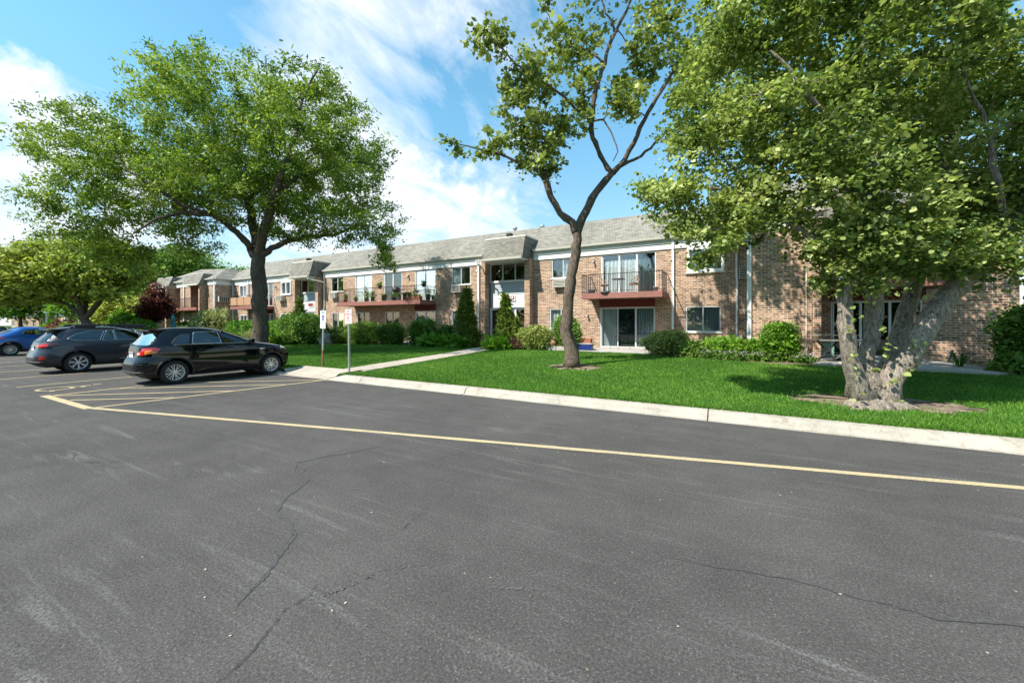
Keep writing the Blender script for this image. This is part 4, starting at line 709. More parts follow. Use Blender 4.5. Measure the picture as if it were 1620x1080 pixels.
# --- shrubs: leaves over a bulging form, twigs inside
def shrub(name, label, cat, x, y, rx, ry, h, lm, size=.05, n=2600, shape='round', kind='oval', stem='bark1', group=None, rot=0, z0=None, tz=0, lump=.20, part='foliage', rag=.065, low=0.):
    n = int(n * 1.35); z0 = float(hgt(x, y)) if z0 is None else z0; o = thing(name, label, cat, (x, y, z0), group=group); ph = rng.random(6) * 7
    d = rng.normal(size=(n, 3)); d /= np.linalg.norm(d, axis=1)[:, None]
    if shape == 'box': d = d / (np.abs(d) ** 4).sum(1)[:, None] ** .25
    elif shape == 'flat': d = d / (np.abs(d) ** 2.6).sum(1)[:, None] ** (1 / 2.6)
    if shape == 'cone':
        tt = rng.random(n) ** 1.35; an = rng.random(n) * 2 * math.pi; prof = np.minimum((1 - tt) ** .72, .86 + tt * .5) * (1 + lump * .6 * np.sin(an * 3 + tt * 9 + ph[0]) + lump * .7 * np.sin(tt * 26 + an * 2 + ph[1])) + .015
        k = (.72 + .28 * rng.random(n)); V = np.stack([np.cos(an) * prof * k * rx, np.sin(an) * prof * k * ry, tt * h + .03], 1); nl_ = np.stack([np.cos(an), np.sin(an), np.full(n, .5)], 1)
        f = np.zeros(n)
    else:
        f = lump * (np.sin(d[:, 0] * 4.3 + ph[0]) * np.sin(d[:, 1] * 4.7 + ph[1]) + .7 * np.sin(d[:, 2] * 7 + d[:, 0] * 5 + ph[2]) + .6 * np.sin(d[:, 1] * 11 + d[:, 0] * 9 + ph[3]))
        k = (1 + f * (1 if shape == 'round' else .35)) * (1 - rng.random(n) ** 2 * .32); V = d * k[:, None]; V = np.stack([V[:, 0] * rx, V[:, 1] * ry, V[:, 2] * h * .52 + h * .50], 1); V[:, 2] = np.maximum(V[:, 2], .02 + rng.random(n) * .25 * h)
    sh_ = rng.random(n) < .05; V[sh_] = np.array([0, 0, h * .4]) + (V[sh_] - np.array([0, 0, h * .4])) * (1.06 + .2 * rng.random((sh_.sum(), 1))); V[:, 2] = np.maximum(V[:, 2], .01)
    V += rng.normal(size=V.shape) * rag; c, s = math.cos(rot), math.sin(rot); V = np.stack([V[:, 0] * c - V[:, 1] * s + x, V[:, 0] * s + V[:, 1] * c + y, V[:, 2] + z0], 1)
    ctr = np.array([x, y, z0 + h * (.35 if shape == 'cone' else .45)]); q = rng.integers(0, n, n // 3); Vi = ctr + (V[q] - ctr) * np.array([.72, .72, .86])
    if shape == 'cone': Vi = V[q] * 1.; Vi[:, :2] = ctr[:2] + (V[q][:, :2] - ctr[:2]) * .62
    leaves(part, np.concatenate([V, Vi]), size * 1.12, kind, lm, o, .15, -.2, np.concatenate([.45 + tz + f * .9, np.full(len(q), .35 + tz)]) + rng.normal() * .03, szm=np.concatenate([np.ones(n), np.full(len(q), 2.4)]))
    mb = MB()
    for i in range(7):
        a = i * .9; q = .55 if shape != 'cone' else .12; mb.tube([(x + .04 * math.cos(a), y + .04 * math.sin(a), z0 - .05), (x + rx * .3 * q * math.cos(a), y + ry * .3 * q * math.sin(a), z0 + h * .35), (x + rx * q * math.cos(a), y + ry * q * math.sin(a), z0 + h * (.72 if i else .9))], [.03, .02, .008], 5)
    mb.build('stem', M[stem], o, True)
    return o
HG = None
shrub('conifer', 'tall narrow conical evergreen left of the entrance walk', 'conifer', -13.65, 18.9, .95, .9, 3.15, M['leafc'], .085, 9000, 'cone', 'frond', z0=.42, rag=.03)
shrub('conifer', 'broad conical evergreen in front of the numbered entrance door', 'conifer', -10.93, 18.75, .78, .75, 2.7, M['leafc'], .08, 8000, 'cone', 'frond', z0=.42, rag=.03, tz=.15)
shrub('conifer', 'low bulging side shoot of evergreen leaning at the entrance pillar', 'conifer', -10.25, 18.7, .48, .45, 1.5, M['leafc'], .07, 3000, 'cone', 'frond', z0=.42, rag=.03, tz=.12)
shrub('conifer', 'small conical evergreen before the farther entrance', 'conifer', -29.2, 18.9, .75, .75, 3.0, M['leafc'], .09, 3500, 'cone', 'frond', z0=.42, tz=.05)
shrub('yew_bush', 'huge dark green rounded bush behind the wheelchair parking sign', 'bush', -24.9, 16.3, 2.1, 1.0, 1.9, M['leafg'], .085, 9500, 'flat', z0=.35, tz=-.1)
shrub('bush', 'bright yellow-green shrub touching the left side of the huge dark bush', 'bush', -27.9, 16.6, 1.0, .8, 1.5, M['leafb'], .08, 3200, 'flat', z0=.35, tz=.1)
shrub('hedge', 'long arching yew hedge under the long plant-filled balcony, its sunny half', 'hedge', -20.6, 17.6, 1.6, .75, 1.32, M['leafd'], .07, 8000, 'flat', 'frond', z0=.38, tz=.35); shrub('hedge', 'shaded right end of the yew hedge under the long balcony', 'hedge', -18.75, 18.1, 1.1, .7, 1.25, M['leafd'], .07, 4800, 'flat', 'frond', z0=.38, tz=.1)  # sunny half tinted lighter, shaded end darker: light put into the leaf colour
shrub('hedge', 'low yew hedge section beside the grey boulder', 'hedge', -22.55, 17.3, .9, .65, 1.1, M['leafd'], .07, 3000, 'flat', 'frond', z0=.38)
shrub('bush', 'squarish deep green bush in front of the lower sliding door left of the conifer', 'bush', -16.55, 18.5, .85, .6, 1.45, M['leafg'], .07, 4600, 'box', z0=.4, tz=-.05); shrub('bush', 'smaller dark bush between the squarish bush and the tall conifer', 'bush', -15.2, 19.1, .6, .5, 1.15, M['leafg'], .065, 2600, 'flat', z0=.4, tz=-.1)
shrub('grass_clump', 'mound of long green grass blades beside the footpath', 'grass clump', -14.9, 17.8, 1.25, .45, .42, M['leafb'], .16, 2600, 'flat', 'frond', z0=.36, lump=.2); shrub('grass_clump', 'small tuft of ornamental grass at the path corner near the conifer', 'grass clump', -13.35, 17.75, .5, .35, .4, M['leafb'], .16, 1200, 'flat', 'frond', z0=.36)
shrub('ground_cover', 'low green daylily clump right of the footpath end', 'plant', -10.65, 17.4, .65, .3, .33, M['leafb'], .15, 1500, 'flat', 'frond', z0=.36); shrub('barberry', 'low reddish barberry beside the broad conifer', 'bush', -9.95, 18.0, .55, .35, .5, M['leafdead'], .05, 1500, 'round', z0=.38)
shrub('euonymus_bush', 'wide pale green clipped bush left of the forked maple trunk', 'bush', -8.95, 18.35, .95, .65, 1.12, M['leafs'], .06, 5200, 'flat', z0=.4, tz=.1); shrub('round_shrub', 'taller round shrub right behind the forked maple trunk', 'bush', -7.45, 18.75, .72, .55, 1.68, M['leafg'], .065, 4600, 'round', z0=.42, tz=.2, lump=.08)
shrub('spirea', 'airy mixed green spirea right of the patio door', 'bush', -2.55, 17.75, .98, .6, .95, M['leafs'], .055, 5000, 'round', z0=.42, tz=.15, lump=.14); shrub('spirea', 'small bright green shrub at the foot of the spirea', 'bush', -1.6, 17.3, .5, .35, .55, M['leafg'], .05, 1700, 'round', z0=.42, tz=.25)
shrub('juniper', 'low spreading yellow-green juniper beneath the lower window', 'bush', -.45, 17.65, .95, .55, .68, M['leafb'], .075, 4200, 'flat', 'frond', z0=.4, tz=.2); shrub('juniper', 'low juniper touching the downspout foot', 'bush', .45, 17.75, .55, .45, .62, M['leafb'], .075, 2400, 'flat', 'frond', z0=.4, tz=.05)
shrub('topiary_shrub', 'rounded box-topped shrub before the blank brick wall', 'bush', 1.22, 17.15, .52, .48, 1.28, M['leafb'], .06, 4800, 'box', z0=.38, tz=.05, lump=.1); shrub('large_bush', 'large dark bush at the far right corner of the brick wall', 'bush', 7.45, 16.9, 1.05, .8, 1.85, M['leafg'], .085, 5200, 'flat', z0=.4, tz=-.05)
shrub('ground_cover', 'dark leafy ground cover at the foot of the corner bush', 'plant', 6.9, 16.2, .8, .45, .38, M['leafg'], .09, 1500, 'flat', z0=.38)
for i, (x, y, lb) in enumerate([(-.9, 16.9, 'left'), (-.1, 16.75, 'middle'), (.75, 16.75, 'right'), (1.85, 16.75, 'far')]):
    o = shrub('catmint', ['mauve flower tuft in front of the low juniper, nearest the spirea', 'mauve flower tuft midway along the low juniper', 'mauve flower tuft between juniper and topiary shrub', 'mauve flower tuft between topiary shrub and brick pillar'][i], 'flowers', x, y, .42, .22, .3, M['leafg'], .045, 500, 'round', z0=.37, group='mauve flowers in the bed')
    P = np.stack([x + rng.normal(size=160) * .25, y + rng.normal(size=160) * .12, .42 + .2 + rng.random(160) * .14], 1); leaves('blossom', P, .035, 'oval', M['purplef'], o)
o = thing('agave', 'spiky green rosette plant by the foot of the corner wall', 'plant', (5.75, 17.2, .42)); mb = MB()
for i in range(11):
    a = i * 2.4; L_ = .5 + .2 * random.random(); e = .5 + .5 * random.random(); c, s = math.cos(a), math.sin(a); P = [(5.75 + c * .05, 17.2 + s * .05, .42), (5.75 + c * L_ * .5 * (1.5 - e), 17.2 + s * L_ * .5 * (1.5 - e), .42 + L_ * .6 * e + .08), (5.75 + c * L_ * (1.75 - e), 17.2 + s * L_ * (1.75 - e), .42 + L_ * e * .85)]
    W_ = (.02, .036, .003); mb.add([(p[0] - s * w_, p[1] + c * w_, p[2]) for p, w_ in zip(P, W_)] + [(p[0] + s * w_, p[1] - c * w_, p[2]) for p, w_ in zip(P, W_)], [(0, 3, 4, 1), (1, 4, 5, 2)])
mb.build('leaf_rosette', M['leafg'], o)
# farther planting on the left
shrub('box_hedge', 'clipped flat-topped hedge beside the locust trunk', 'hedge', -33.2, 17.2, 2.0, .8, 1.4, M['leafb'], .09, 6000, 'box', z0=.4, tz=0, lump=.06); shrub('pale_bush', 'pale silvery bush against the brick wing corner', 'bush', -39.0, 17.5, 1.9, 1.2, 2.3, M['leafp'], .11, 5000, 'round', z0=.4)
shrub('box_hedge', 'dark clipped hedge behind the teal parasol', 'hedge', -44.0, 18.1, 2.2, .7, 1.4, M['leafg'], .1, 3500, 'box', z0=.4, tz=-.15); shrub('round_shrub', 'low round green shrub left of the red maple trunk', 'bush', -44.5, 14.6, 1.3, .9, 1.3, M['leafb'], .11, 3000, 'round', z0=.35); shrub('pale_bush', 'pale green low shrub beside the teal parasol', 'bush', -38.0, 14.8, 1.5, .8, 1.0, M['leafp'], .09, 2600, 'round', z0=.35, tz=-.1)
shrub('round_shrub', 'small rounded shrub behind the dark grey wagon roof', 'bush', -41.2, 13.4, 1.2, .9, 1.5, M['leafb'], .1, 2600, 'round', z0=.3, tz=-.05); shrub('bush', 'leafy light green hydrangea behind the wagon windscreen', 'bush', -47.5, 14.5, 2.6, 1.2, 2.2, M['leafb'], .14, 5000, 'round', z0=.3, tz=.2)
shrub('flower_bed', 'pink and white flowering perennials behind the black car bonnet', 'flowers', -27.6, 14.9, 1.5, .5, .9, M['leafp'], .06, 1800, 'round', z0=.33); shrub('bush', 'fresh green shrub to the right of the locust trunk base', 'bush', -25.6, 14.6, .9, .5, .9, M['leafb'], .08, 2000, 'round', z0=.3, tz=.1)
shrub('russet_shrub', 'brownish purple low shrub beneath the far olive trees', 'bush', -60, 13.5, 3.0, 1.0, 1.5, M['leafdead'], .16, 3000, 'round', z0=.2); shrub('bush', 'bright clipped bush far left behind the blue car roof', 'bush', -52.5, 12.5, 2.2, 1.0, 1.3, M['leafb'], .13, 3000, 'flat', z0=.2, tz=.1); shrub('bush', 'low bright bush at the far left by the carport post', 'bush', -70, 15, 2.5, 1.0, 1.5, M['leafb'], .16, 2600, 'flat', z0=.2)
# boulder beside the hedge
bm = bmesh.new(); bmesh.ops.create_icosphere(bm, subdivisions=3, radius=.5)
for v in bm.verts: v.co *= 1 + .16 * math.sin(v.co.x * 9 + v.co.y * 5) * math.sin(v.co.z * 8 + 1); v.co.z *= 1.0; v.co.x *= .75
me = bpy.data.meshes.new('boulder'); bm.to_mesh(me); bm.free(); me.materials.append(plain('boulder_stone', (.34, .33, .30), .9, var=.35, scale=9)); o = bpy.data.objects.new('boulder', me); COL.objects.link(o); o.location = (-22.9, 16.6, .72); tag(o, 'pale grey boulder between the dark bush and the yew hedge', 'boulder')
# farther trees
def simple_tree(name, label, x, y, h, crown, n, nl, size, kind, lm, z0=.1, lean=(0, 0), tr=.22, spread=.6, group=None, bow=.1, tz=0, fork=.3, bm='bark1'):
    hb = h * fork; limbs = [(None, [(0, 0, z0 - .1, tr * 1.3), (lean[0] * .2, 0, z0 + hb * .5, tr), (lean[0] * .5, lean[1] * .5, z0 + hb, tr * .85)])]
    for k in range(5):
        a = k * 1.26 + x; e = .5 + .3 * (k % 2); cr = crown[k % len(crown)]; limbs.append((0, [(lean[0] * .5, lean[1] * .5, z0 + hb, tr * .6), (lean[0] * .5 + math.cos(a) * cr[3] * .3, math.sin(a) * .8, z0 + hb + (cr[2] - hb) * .4, tr * .4), (cr[0] * .6 + math.cos(a) * cr[3] * .4, cr[1] + math.sin(a) * cr[4] * .4, cr[2] * .95, tr * .12)]))
    return tree(name, label, 'tree', (x, y), z0, limbs, crown, n, nl, size, kind, lm, M[bm], spread, group, .5, 0., None, bow, tz=tz)
simple_tree('hawthorn_tree', 'wide olive-green layered tree leaning left behind the parked cars', -42.9, 11.5, 9, [(-3.0, 0, 5.6, 4.6, 3.2, 2.3), (1.0, 0, 5.8, 2.2, 2.4, 2.4), (-6.6, 0, 4.4, 2.2, 2.2, 1.4), (-.4, 0, 7.4, 1.7, 2, 1.5)], 900, 44, .24, 'oval', M['leafy'], .2, (-2.2, 0), .30, .62, fork=.2)
simple_tree('japanese_maple', 'round dark red maple in front of the brick wing', -45.6, 15.9, 5, [(0, 0, 3.4, 1.35, 1.2, 1.15), (.1, 0, 4.8, .5, .6, .6), (0, 0, 2.5, 1.2, 1.1, .6)], 190, 60, .13, 'maple', M['leafr'], .3, (0, 0), .09, .38, fork=.3)
simple_tree('background_tree', 'tall green tree rising behind the olive tree on the far left', -62, 24, 12, [(0, 0, 8.0, 5.0, 4, 3.4), (-3.5, 0, 7.0, 3.2, 3, 2.4)], 420, 50, .30, 'oval', M['leafg'], .1, (0, 0), .3, .9, group='trees beyond the parking lot', tz=.1)
simple_tree('background_tree', 'blue-green tree at the extreme left edge of the photo', -79, 17, 13, [(0, 0, 8.6, 4.5, 4, 4.0)], 300, 50, .32, 'oval', M['leafg'], .1, (0, 0), .3, 1.0, group='trees beyond the parking lot', tz=-.1)
simple_tree('background_tree', 'bright low tree with a slim trunk near the far carport', -58.5, 16.2, 6.5, [(0, 0, 4.3, 3.6, 2.4, 1.9), (-3, 0, 3.6, 2.2, 2, 1.2)], 330, 44, .24, 'oval', M['leafb'], .1, (0, 0), .16, .7, group='trees beyond the parking lot', tz=.1, fork=.4)
simple_tree('background_tree', 'yellow-green small tree beneath the wide olive tree', -50.5, 15.4, 4.8, [(0, 0, 2.9, 3.2, 2, 1.3)], 260, 44, .20, 'oval', M['leafy'], .1, (0, 0), .12, .6, group='trees beyond the parking lot', tz=.1, fork=.25)
simple_tree('background_tree', 'dark leafy tree filling the gap between the olive tree and the brick wing', -63, 18, 8, [(0, 0, 4.6, 3.6, 2.4, 3.0)], 330, 44, .24, 'oval', M['leafg'], .1, (0, 0), .2, .8, group='trees beyond the parking lot', tz=-.05)
for i, (x, y, h, lb) in enumerate([(-98, 26, 12, 'hazy treetop above the far carport roof'), (-118, 22, 14, 'distant tree left of the far carport'), (-84, 42, 13, 'distant round tree behind the second brick block'), (-120, -2, 12, 'distant tree beyond the open end of the parking lot'), (-112, 9, 11, 'distant tree behind the parked silver car')]):
    simple_tree('background_tree', lb, x, y, h, [(0, 0, h * .62, h * .42, 4, h * .34)], 170, 55, .45, 'oval', M['leafg'], .0, (0, 0), .3, 1.4, group='trees beyond the parking lot', tz=.05 * i - .1)
# --- grass blades over the lawn near the road
N = 560000; X = rng.random(N); X = -34 + 44 * X ** .85; Yg = 8.47 + 11.5 * rng.random(N) ** 1.25
def inside(px, py, poly):
    r_ = np.zeros(len(px), bool); j = len(poly) - 1
    for i in range(len(poly)):
        xi, yi = poly[i]; xj, yj = poly[j]; r_ ^= ((yi > py) != (yj > py)) & (px < (xj - xi) * (py - yi) / (yj - yi + 1e-9) + xi); j = i
    return r_
k = np.maximum(0, (Yg - 15.5) / 5); bad = (X > -11.93 - .9 * k) & (X < -10.78 - .15 * k) | ((X > -14.05) & (X < -11.05) & (Yg < 9.36))
for pl_ in ([(-3.2, 17.6), (-1.2, 17.0), (.9, 16.2), (2.15, 16.3), (2.2, 20), (-3.2, 21.3)], [(-10.5, 18.2), (-7.0, 18.2), (-7.0, 21.3), (-10.5, 21.3)], [(-17.6, 18.2), (-12.9, 18.0), (-13.4, 21.3), (-17.6, 21.3)], [(-32, 16.9), (-22.5, 16.9), (-22.5, 21.3), (-32, 21.3)], [(-46, 14.5), (-33, 15), (-33, 21.3), (-46, 19.5)], [(6.2, 15.9), (9.5, 14.5), (9.5, 19.4), (6.2, 19.4)], [(-6.95, 18.1), (-3.25, 18.1), (-3.25, 21.4), (-6.95, 21.4)], [(-22.3, 18.9), (-17.8, 18.9), (-17.8, 21.4), (-22.3, 21.4)], [(2.05, 16.2), (5.9, 15.7), (6.6, 16.0), (6.1, 19.48), (2.2, 20)]): bad |= inside(X, Yg, pl_)
for cx, cy, rx, ry in ((-4.85, 12.95, .84, .68), (2.45, 10.5, 1.45, .56)): bad |= ((X - cx) / rx) ** 2 + ((Yg - cy) / ry) ** 2 < 1 + .5 * np.sin(X * 9) * np.sin(Yg * 11) + .5 * (rng.random(N) - .62)
patchy = np.sin(X * .55 + 1) * np.sin(Yg * .75 + X * .2); cl = np.sin(X * 1.9 + np.sin(Yg * 1.3) * 2) * np.sin(Yg * 2.3 + X * .7) + .6 * np.sin(X * 7.1 + Yg * 3) * np.sin(Yg * 6.3 - X * 2); keep = ~bad & (rng.random(N) < .85 + .15 * cl); X, Yg, cl = X[keep], Yg[keep], cl[keep]; N = len(X)
H_ = (.042 + .022 * rng.random(N)) * (1 + .22 * cl); a = rng.random(N) * 6.28; wd = .0035 + .003 * rng.random(N) + Yg * .0003; lx = rng.normal(size=N) * .022; ly = rng.normal(size=N) * .022; Z = hgt(X, Yg) - .012
V = np.stack([np.stack([X - np.cos(a) * wd, Yg - np.sin(a) * wd, Z], 1), np.stack([X + np.cos(a) * wd, Yg + np.sin(a) * wd, Z], 1), np.stack([X + lx, Yg + ly, Z + H_], 1)], 1)
big = np.sin(X * .8) * np.sin(Yg * .9 + 1); tn = np.clip(.45 + .14 * cl + .10 * big + rng.normal(size=N) * .18, 0, 1); tn = np.clip(tn + .12 * np.sin(X * .37 + Yg * .5) * np.sin(X * .9 - Yg * .8), 0, 1); tn[rng.random(N) < .012] = 1.; ed = Yg < 8.62; V[ed, 2, 1] -= .05 * rng.random(ed.sum()); V[ed, 2, 2] += .02
struct(npmesh('grass', V.reshape(-1, 3), np.arange(3 * N), np.arange(N) * 3, np.full(N, 3), M['grass'], None, tn), 'stuff')
# clover heads and fallen petals scattered in the turf


# litter: bits of leaf, husk and petal lying on the asphalt, soil and grass
n = 900; x = -16 + 24 * rng.random(n); y = 1.2 + 12.5 * rng.random(n) ** 1.1; zg = np.where(y < 8.1, .006, np.where(y < 8.5, .156, hgt(x, y) + .03)); P = np.stack([x, y, zg], 1)
s_ = .010 + .018 * rng.random(n) ** 2; a = rng.random(n) * 6.28; e = rng.normal(size=(n, 2)) * .15; ca, sa = np.cos(a), np.sin(a); Q = []
for u, v in ((0, 0), (.5, .3), (1, 0), (.5, -.3)): Q.append(np.stack([x + s_ * (u * ca - v * sa), y + s_ * (u * sa + v * ca), zg + s_ * (.05 + .4 * np.abs(e[:, 0]) * u)], 1))
struct(npmesh('leaf_litter', np.stack(Q, 1).reshape(-1, 3), np.arange(4 * n), np.arange(n) * 4, np.full(n, 4), M['litter'], None, rng.random(n)), 'stuff')
# ---------------------------------------------------------------- neighbouring buildings far left
def far_block(name, label, x0, x1, y, h, n):
    o = thing(name, label, 'apartment building', (x0, y, 0)); holes = []; W = (x1 - x0) / n; gl = []
    for i in range(n):
        a = x0 + W * (i + .25)
        for z in ((1.0, 2.3),) + (((3.6, 4.9),) if h > 4.5 else ()): holes.append((a, a + W * .4, *z))
    wall(x0, x1, 0, h, y, holes).box(x1 - .2, x1 - .001, y + .24, y + 9, 0, h).build('wall', M['brick'], o)
    for a, b, c, d in holes: f = MB().box(a, b, y + .03, y + .08, c, c + .08).box(a, b, y + .03, y + .08, d - .08, d).box(a, a + .08, y + .03, y + .08, c + .08, d - .08).box(b - .08, b, y + .03, y + .08, c + .08, d - .08).box((a + b) / 2 - .04, (a + b) / 2 + .04, y + .03, y + .08, c + .08, d - .08).build('window', M['framew'], o); MB().quad((a, y + .1, c), (b, y + .1, c), (b, y + .1, d), (a, y + .1, d)).build('pane', M['glassd'], f)
    MB().box(x0 - .3, x1 + .3, y - .12, y - .002, h - .35, h + .05).build('fascia_board', M['white'], o)
    MB().add([(x0 - .3, y - .4, h + .05), (x1 + .3, y - .4, h + .05), (x1 - 2, y + 3, h + 1.8), (x0 + 2, y + 3, h + 1.8), (x1 + .3, y + 9, h + .05), (x0 - .3, y + 9, h + .05)], [(0, 1, 2, 3), (1, 4, 2), (0, 3, 5), (3, 2, 4, 5), (0, 5, 4, 1)]).build('roof', M['shingle'], o); return o
far_block('apartment_building', 'second brick apartment block glimpsed behind the red maple', -78, -58.5, 23.5, 5.6, 6)
far_block('apartment_building', 'low dark brick block at the far left edge under the trees', -125, -84, 21, 3.1, 9)
o = thing('carport', 'white flat canopy on slim posts at the far left', 'canopy', (-74, 17, 0)); MB().box(-80, -71.5, 16.2, 19.2, 3.0, 3.2).build('canopy_roof', M['white'], o)
for x in (-79.5, -75.8, -72): MB().box(x - .08, x + .08, 16.3, 16.46, 0, 3.0).build('post', M['white'], o)
# ---------------------------------------------------------------- parking signs
def sign(name, label, x, y, H_, lean, rusty):
    o = thing(name, label, 'sign', (x, y, float(hgt(x, y)) - .02), local=True); o.rotation_euler = (0, lean, 0)
    zz_ = .6 if rusty else 0
    mb = MB()
    for a, b in ((zz_, H_),): mb.box(-.03, .03, -.004, .0, a, b).box(-.03, -.026, .0, .022, a, b).box(.026, .03, .0, .022, a, b).box(-.048, -.03, .018, .022, a, b).box(.03, .048, .018, .022, a, b)
    mb.build('post', M['galv'], o)
    if rusty: MB().box(-.03, .03, -.004, .0, -.2, zz_).box(-.03, -.026, .0, .022, -.2, zz_).box(.026, .03, .0, .022, -.2, zz_).build('post_base', M['rust'], o)
    return o
o = sign('parking_sign', 'wheelchair parking sign on a leaning post with rusty foot', -13.5, 9.62, 2.15, R(2.2), True)
p_ = MB().prism([(-.15, 1.62), (.15, 1.62), (.155, 1.63), (.155, 2.05), (.15, 2.06), (-.15, 2.06), (-.155, 2.05), (-.155, 1.63)], -.010, -.006).build('panel', M['signw'], o)
text('RESERVED\nPARKING', .045, M['green'], p_, (0, -.013, 1.985), bold=.0006)
i_ = MB().prism([(-.075, 1.70), (.075, 1.70), (.075, 1.88), (-.075, 1.88)], -.0125, -.0105).build('wheelchair_symbol', M['blue'], p_)
sy = MB()
def bar(a, b, w_=.007): d = Vector((b[0] - a[0], b[1] - a[1])).normalized() * w_; n_ = (-d.y, d.x); sy.prism([(a[0] + n_[0], a[1] + n_[1]), (a[0] - n_[0], a[1] - n_[1]), (b[0] - n_[0], b[1] - n_[1]), (b[0] + n_[0], b[1] + n_[1])], -.015, -.013)
for a, b in (((-.012, 1.85), (-.006, 1.79)), ((-.006, 1.79), (.03, 1.79)), ((.03, 1.79), (.045, 1.735)), ((.045, 1.735), (.058, 1.735)), ((-.01, 1.82), (.025, 1.815))): bar(a, b)
for i in range(10): a0, a1 = R(110 + i * 21), R(131 + i * 21); bar((.0 + .035 * math.cos(a0), 1.765 + .035 * math.sin(a0)), (.0 + .035 * math.cos(a1), 1.765 + .035 * math.sin(a1)), .006)
sy.build('figure', M['signw'], i_)
p_ = MB().prism([(-.15, 1.40), (.15, 1.40), (.15, 1.605), (-.15, 1.605)], -.010, -.006).build('lower_panel', M['signw'], o); MB().prism([(-.13, 1.42), (.13, 1.42), (.13, 1.425), (-.13, 1.425)], -.0125, -.0105).prism([(-.13, 1.58), (.13, 1.58), (.13, 1.585), (-.13, 1.585)], -.0125, -.0105).prism([(.04, 1.45), (.075, 1.45), (.075, 1.52), (.04, 1.52)], -.0125, -.0105).build('border', M['green'], p_)
o = sign('parking_sign', 'red and white no parking any time sign by the kerb end', -11.25, 9.0, 2.12, R(-.6), False)
p_ = MB().prism([(-.15, 1.60), (.15, 1.60), (.155, 1.61), (.155, 2.06), (.15, 2.07), (-.15, 2.07), (-.155, 2.06), (-.155, 1.61)], -.010, -.006).build('panel', M['signw'], o)
text('NO', .10, M['red'], p_, (0, -.013, 2.0), bold=.002); text('PARKING', .068, M['red'], p_, (0, -.013, 1.905), bold=.0015); text('ANY', .062, M['red'], p_, (0, -.013, 1.83), bold=.0015); text('TIME', .062, M['red'], p_, (0, -.013, 1.765), bold=.0015)
MB().prism([(-.105, 1.68), (-.06, 1.712), (-.06, 1.692), (.06, 1.692), (.06, 1.712), (.105, 1.68), (.06, 1.648), (.06, 1.668), (-.06, 1.668), (-.06, 1.648)], -.0125, -.0105).build('arrow', M['red'], p_)
# ---------------------------------------------------------------- furniture and pots
def chair(label, x, y, z, rz, mat_='wicker', group=None):
    o = thing('balcony_chair', label, 'chair', (x, y, z), rz, group, local=True)
    MB().lathe([(0, .40), (.22, .40), (.23, .43), (.20, .45), (0, .45)], 20).build('seat', M[mat_], o, True); MB().lathe([(0, .452), (.20, .455), (.21, .49), (.17, .51), (0, .515)], 20).build('cushion', M['cush'], o, True)
    for sx in (-1, 1):
        for sy_ in (-1, 1): MB().tube([(sx * .15, sy_ * .15, .41), (sx * .22, sy_ * .2, 0)], .014, 6).build('leg', M[mat_], o)
    b = MB(); rim = [(.25 * math.cos(a), .25 * math.sin(a), .66 + .17 * max(0, -math.cos(a + math.pi / 2 + math.pi / 2) * -1) ** 1) for a in [R(-35 + i * 25) for i in range(11)]]
    rim = [(.26 * math.cos(a), .26 * math.sin(a), .64 + .20 * max(0, math.sin(a))) for a in [R(-25 + i * 23) for i in range(11)]]; b.tube(rim, .018, 6)
    for q in rim: b.tube([(q[0] * .8, q[1] * .8, .43), q], .007, 5)
    b.build('backrest', M[mat_], o); return o
ZB = 3.235
chair('wicker armchair at the right of the bistro table on the right balcony', -4.55, 20.35, ZB, R(-100), group=None); chair('wicker armchair turned away at the left of the bistro table', -6.05, 20.4, ZB, R(75))
o = thing('bistro_table', 'high round bistro table between the wicker chairs', 'table', (-5.3, 20.3, ZB), local=True); MB().lathe([(0, .70), (.33, .70), (.33, .725), (0, .73)], 24).build('tabletop', M['iron'], o); 
for a in (0, 2.1, 4.2): MB().tube([(.05 * math.cos(a), .05 * math.sin(a), .70), (.07 * math.cos(a), .07 * math.sin(a), .3), (.22 * math.cos(a), .22 * math.sin(a), 0)], .013, 6).build('leg', M['iron'], o)
o = MB().box(-6.75, -6.45, 19.95, 20.2, ZB, ZB + .22).box(-6.72, -6.48, 19.94, 19.949, ZB + .03, ZB + .19).build('crate', M['black'], None, bevel=.01); tag(o, 'small black box at the left end of the right balcony', 'box')
o = MB().lathe([(0, 0), (.10, 0), (.125, .22), (.13, .22), (.13, .24), (.11, .24), (.10, .02), (0, .02)], 18, (-3.45, 19.98, ZB)).build('bucket', M['white'], None, True); tag(o, 'white bucket in the right front corner of the right balcony', 'bucket')
o = MB().lathe([(0, 0), (.28, 0), (.30, .05), (.2, .09), (0, .1)], 18, (-5.85, 19.98, ZB)).build('round_tray', M['black'], None, True); tag(o, 'low round black tray behind the balcony rail', 'tray')
def pot(label, x, y, z, r, h, m, ph=0., pm='leafg', pr=None, n=220, group=None, flow=None, name='potted_plant', cat='potted plant', size=.07):
    o = thing(name, label, cat, (x, y, z), group=group); MB().lathe([(0, 0), (r * .72, 0), (r, h), (r * 1.08, h), (r * 1.08, h + .02), (r * .9, h + .02), (r * .88, h - .03), (0, h - .03)], 16, (x, y, z)).build('pot', M[m], o, True)
    if ph:
        pr = pr or r * 1.3; P = rng.normal(size=(n, 3)) * np.array([pr * .45, pr * .45, ph * .28]) + np.array([x, y, z + h + ph * .45]); P[:, 2] = np.maximum(P[:, 2], z + h - .02); leaves('foliage', P, size, 'oval', M[pm], o)
        if flow: P = rng.normal(size=(60, 3)) * np.array([pr * .4, pr * .4, .03]) + np.array([x, y, z + h + ph * .6]); leaves('blossom', P, .05, 'oval', M[flow], o)
    return o
PG = 'pots along the long balcony'
